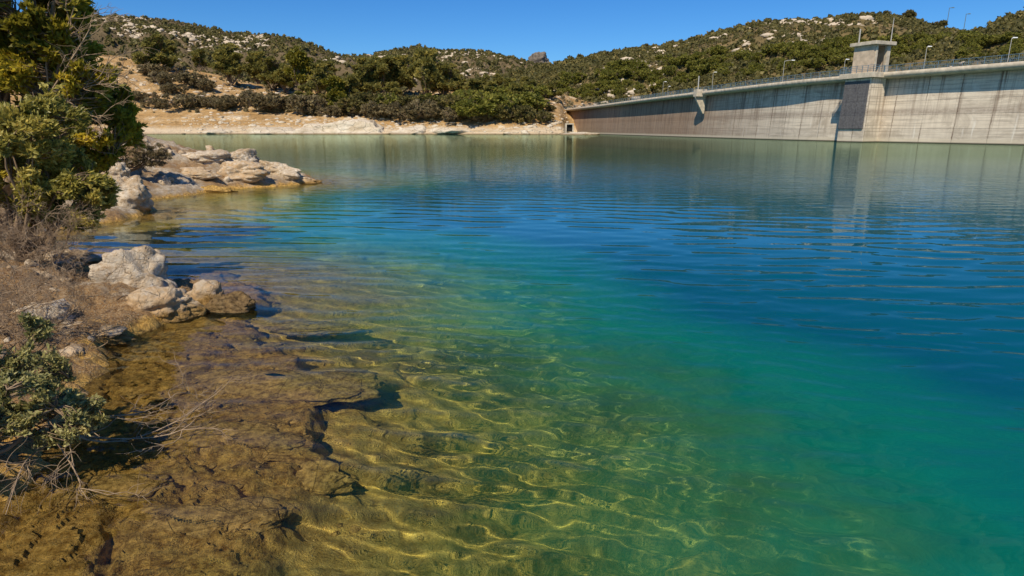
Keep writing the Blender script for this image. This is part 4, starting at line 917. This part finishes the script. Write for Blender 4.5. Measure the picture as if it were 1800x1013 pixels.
# layered rocks lying under the shallow water
sunk = [((-1.95, 5.15), (1.9, 0.85, 0.34), -0.22, 'broad layered brown rock under the shallow water below the white ledge', -0.14),
        ((-2.05, 4.15), (1.35, 0.62, 0.32), -0.15, 'submerged brown rock in the middle of the shallow ledge', -0.15),
        ((-1.78, 3.15), (1.0, 0.50, 0.30), 0.1, 'rounded submerged rock at the edge of the shallow ledge, nearest the camera', -0.15),
        ((-2.45, 3.45), (0.9, 0.45, 0.22), 0.3, 'submerged rock under the tips of the dry branches', -0.10),
        ((-1.35, 3.75), (0.7, 0.36, 0.26), -0.2, 'small submerged rock just off the edge of the shallow ledge', -0.27),
        ((-2.3, 6.7), (1.2, 0.5, 0.28), -0.1, 'long submerged rock right of the dark half wet rock', -0.16),
        ((1.18, 3.28), (0.46, 0.34, 0.26), 0.2, 'dark rock alone on the lake bed at the lower right', -0.88)]
for i, ((x, y), sz, rz, lab, zc) in enumerate(sunk):
    zc -= 0.05
    o = rock('submerged_rock', (x, y, zc), sz, rz, 60+i, 5, M_WETROCK, 0.15, 7); tag(o, lab, 'rock'); o.cycles.is_caustics_receiver = True
# small stones
rr = random.Random(9); SG = 'small stones scattered on the near bank'
protos = [rock('stone', (0, 0, 0), (0.16, 0.12, 0.09), 0, 80+i, 3, M_ROCKT if i % 2 else M_ROCK, 0.14, 6) for i in range(4)]
cnt = 0
while cnt < 90:
    if cnt < 45: x, y = rr.uniform(-6.5, -2.9), rr.uniform(3.5, 9)
    else: x, y = rr.uniform(-14, -8.5), rr.uniform(12, 26)
    z = gz(x, y)
    if z < 0.03: continue
    o = protos[cnt] if cnt < 4 else protos[cnt % 4].copy()
    if cnt >= 4: COL.objects.link(o)
    s_ = rr.uniform(0.5, 1.7)*(1 if cnt < 45 else 2.2); o.location = (x, y, z+0.01); o.rotation_euler = (rr.random(), rr.random(), rr.random()*6); o.scale = (s_, s_, s_)
    tag(o, 'small pale stone lying on the brown near bank', 'stone', SG); cnt += 1

# ------------------------------------------------------------------ near plants
M_L1 = foliage_mat('dark_tree_leaves', (0.20, 0.18, 0.022), (0.52, 0.42, 0.04), (0.85, 0.64, 0.07), 0.5, 1.5, 0.45, 0.4)
M_L2 = foliage_mat('olive_shrub_leaves', (0.26, 0.24, 0.05), (0.55, 0.46, 0.10), (0.80, 0.64, 0.18), 0.42, 2, 0.45, 0.4)
M_L3 = foliage_mat('grey_shrub_leaves', (0.22, 0.21, 0.07), (0.48, 0.43, 0.16), (0.75, 0.65, 0.28), 0.35, 3, 0.5, 0.35)
r = plant('tree', 201, (-9.0, 10.6, gz(-9.0, 10.6)), [((0.9, -0.5, 3.4), (1.45, 1.3, 1.1), 3), ((1.75, -0.5, 3.6), (0.95, 0.9, 0.85), 2.2), ((1.75, -0.2, 2.55), (1.1, 1.1, 0.85), 2.2), ((0.2, -0.4, 2.3), (1.3, 1.1, 1.0), 1.5), ((2.15, 0.2, 1.7), (0.75, 0.9, 0.6), 1.2), ((1.35, 0.2, 1.2), (1.0, 0.9, 0.5), 1.0)],
          0.16, 3100, 34, (0.105, 0.021), M_L1, M_TWIG, 30, 0.008, 0.55, 0.26, pull=0.42)
tag(r, 'large dark olive tree leaning out from the bank at the upper left', 'tree')
r = plant('shrub', 202, (-6.6, 8.2, gz(-6.6, 8.2)), [((0.35, 0.0, 1.15), (0.80, 0.7, 0.62), 3), ((0.95, -0.1, 0.90), (0.55, 0.5, 0.45), 1.8), ((0.75, -0.2, 1.75), (0.6, 0.55, 0.5), 1.6), ((-0.2, -0.3, 1.5), (0.7, 0.6, 0.7), 1.6)],
          0.06, 2300, 30, (0.082, 0.0140), M_L2, M_TWIG, 34, 0.005, 0.5, 0.20, pull=0.55, crown='foliage', trunk='stem')
tag(r, 'yellow green shrub with narrow leaves at the left edge in front of the dark tree', 'shrub')
r = plant('shrub', 203, (-3.35, 3.5, gz(-3.35, 3.5)), [((0.30, 0.0, 0.42), (0.42, 0.36, 0.22), 3), ((0.55, 0.05, 0.22), (0.30, 0.30, 0.16), 1.5), ((0.1, 0.25, 0.60), (0.35, 0.3, 0.28), 1.4), ((0.15, -0.35, 0.35), (0.35, 0.35, 0.22), 1.4)],
          0.020, 1700, 26, (0.032, 0.0070), M_L3, M_TWIG, 20, 0.0026, 0.7, 0.09, crown='foliage', trunk='stem', bare=0.12, pull=0.5)
tag(r, 'low grey green shrub at the lower left edge above the shallow water', 'shrub')
r = plant('shrub', 204, (-12.4, 20.4, gz(-12.4, 20.4)), [((0.2, 0, 0.65), (0.75, 0.6, 0.5), 2), ((0.9, 0.2, 0.5), (0.55, 0.5, 0.4), 1)],
          0.05, 420, 20, (0.07, 0.014), M_GREY, M_TWIG, 12, 0.006, 0.7, 0.2, crown='foliage', trunk='stem')
tag(r, 'small grey brown shrub at the base of the rocky point', 'shrub')
def twigs(name, seed, root, ends, r0, kids, label, cat, part='twigs', amt=0.08, kidlen=0.3, lv=2):
    rng = np.random.default_rng(seed); A = np.tile(np.array(root, float), (len(ends), 1)); E = np.array(ends, float)
    P = bend(rng, A, E, 12, 0.0, amt); V, F = tubes(P, r0*np.linspace(1, 0.35, 12)[None]*np.ones((len(ends), 1)), 6)
    Vs, Fs = [V], [F]; off = len(V); cur = P; rad = r0*0.5; kl = kidlen
    for lev in range(lv):
        idx = rng.integers(3, cur.shape[1], (len(cur), kids)); st = cur[np.arange(len(cur))[:, None], idx].reshape(-1, 3)
        d = unit(cur[np.arange(len(cur))[:, None], np.minimum(idx, cur.shape[1]-1)]-cur[np.arange(len(cur))[:, None], idx-2]).reshape(-1, 3)
        en = st+unit(d+rng.normal(size=d.shape)*0.55)*kl*(0.4+0.9*rng.random((len(st), 1)))
        cur = bend(rng, st, en, 7, 0, 0.09); V, F = tubes(cur, rad*np.linspace(1, 0.3, 7)[None]*np.ones((len(cur), 1)), 5)
        Vs.append(V); Fs.append(F+off); off += len(V); rad *= 0.55; kl *= 0.5
    o = npmesh(name, np.concatenate(Vs)-np.array(root), np.concatenate(Fs), M_DRY); o.location = root
    tag(o, label, cat); return o
def pw_(px, py, z):
    v = py-506.5; d = np.array([px-900, 1066-.247*v, -271.7-.969*v]); return np.array([0, 0, CAM_H])+d*(CAM_H-z)/(271.7+.969*v)
twigs('dead_branch', 301, (-2.95, 3.75, 0.18), [pw_(392, 676, 0.14), pw_(345, 735, 0.10), pw_(300, 700, 0.16)], 0.0075, 7, 'pale dead branch reaching right over the shallow brown ledge', 'branch', kidlen=0.34)
twigs('dead_branch', 302, (-2.85, 3.55, 0.22), [pw_(190, 870, 0.06), pw_(10, 905, 0.10), pw_(130, 820, 0.12)], 0.0055, 6, 'pale forked dead branch hanging down below the low grey green shrub', 'branch', kidlen=0.30)
twigs('dry_shrub', 303, (-6.2, 7.9, gz(-6.2, 7.9)), [(-7.1+0.17*i, 7.3+0.16*((i*7) % 5), 0.62+0.07*((i*5) % 7)) for i in range(11)], 0.010, 8, 'leafless tangle of brown twigs under the yellow green shrub', 'shrub', kidlen=0.42, lv=3)
twigs('dry_shrub', 304, (-4.9, 5.6, gz(-4.9, 5.6)), [(-5.1+0.13*i, 5.2+0.13*((i*7) % 5), 0.42+0.06*((i*5) % 7)) for i in range(10)], 0.008, 7, 'low bare twig tangle beside the flat white ledge', 'shrub', kidlen=0.36, lv=3)
twigs('dead_branch', 305, (-7.0, 9.9, 2.6), [(-6.15, 9.8, 3.55), (-6.0, 9.9, 3.15), (-6.35, 9.8, 3.8), (-6.0, 9.9, 2.7), (-6.3, 9.9, 2.25)], 0.014, 7, 'bare pale branches sticking out of the right side of the dark tree', 'branch', kidlen=0.5, lv=2)

# dry litter of twigs and leaves on the near bank
rng = np.random.default_rng(77); n = 9000
x = rng.uniform(-9.5, -3.0, n); y = rng.uniform(2.5, 10.5, n); z = ground_z(x, y); k = z > 0.05; x, y, z = x[k][:1500], y[k][:1500], z[k][:1500]; n = len(x)
A = np.stack([x, y, z+0.012], -1); a = rng.random(n)*6.28; L = 0.04+0.16*rng.random(n)**2
B = A+np.stack([np.cos(a)*L, np.sin(a)*L, 0.35*L*rng.normal(size=n)], -1)
V, F = tubes(bend(rng, A, B, 5, 0, 0.12), np.full((n, 5), 1.0)*(0.0015+0.003*rng.random((n, 1))), 4)
tag(npmesh('dry_litter', V, F, M_TWIG), kind='stuff')

# gravel on the lake bed
def gravel(name, n, xr, yr, size, seed, mat, zmax=-0.02):
    rng = np.random.default_rng(seed); x = rng.uniform(*xr, n); y = rng.uniform(*yr, n); z = ground_z(x, y); k = (z < zmax) & (z > -1.8); x, y, z = x[k], y[k], z[k]
    c = fbm(x*0.9, y*0.9, 0.0, 3, seed); k = rng.random(len(x)) < 0.35+1.6*c; x, y, z = x[k], y[k], z[k]; n = len(x)
    th = np.arange(7)*2*math.pi/7; rings = [(-0.5, .8), (0.0, 1.0), (0.45, .8), (0.7, .3)]
    K = np.stack([np.stack([np.cos(th)*r, np.sin(th)*r*0.75, np.full(7, q*0.7)], -1) for q, r in rings])[None]*(0.75+0.4*rng.random((n, 4, 7, 1)))
    a = rng.random(n)*6.28; ca, sa = np.cos(a)[:, None, None], np.sin(a)[:, None, None]; sz = size[0]+(size[1]-size[0])*rng.random(n)**4
    K = np.stack([K[..., 0]*ca-K[..., 1]*sa, K[..., 0]*sa+K[..., 1]*ca, K[..., 2]], -1)*sz[:, None, None, None]+np.stack([x, y, z], -1)[:, None, None]
    base = (np.arange(n)*28)[:, None, None]; i = np.arange(3)[None, :, None]*7; k = np.arange(7)[None, None]; k2 = ((np.arange(7)+1) % 7)[None, None]
    F = np.stack([base+i+k, base+i+k2, base+i+7+k2, base+i+7+k], -1).reshape(-1, 4)
    e = (np.arange(n)*28)[:, None]+21; F = np.concatenate([F, e+np.array([[0, 1, 2, 3]]), e+np.array([[0, 3, 4, 6]])])
    o = npmesh(name, K.reshape(-1, 3), F, mat, smooth=True); tag(o, kind='stuff'); o.cycles.is_caustics_receiver = True; return o
gravel('lake_bed_gravel', 9000, (-4.2, 5.5), (1.8, 8.5), (0.008, 0.055), 5, M_GROUND)
outcrops('bank_stones', shore, 500, (240, 1000), (0.045, 0.2), (0.25, 1.1), 19, M_FARROCK, -0.25)
gravel('dark_lake_bed_gravel', 3500, (-3.6, 5.0), (1.8, 8.0), (0.010, 0.05), 15, M_WETROCK)
bpy.context.view_layer.update()
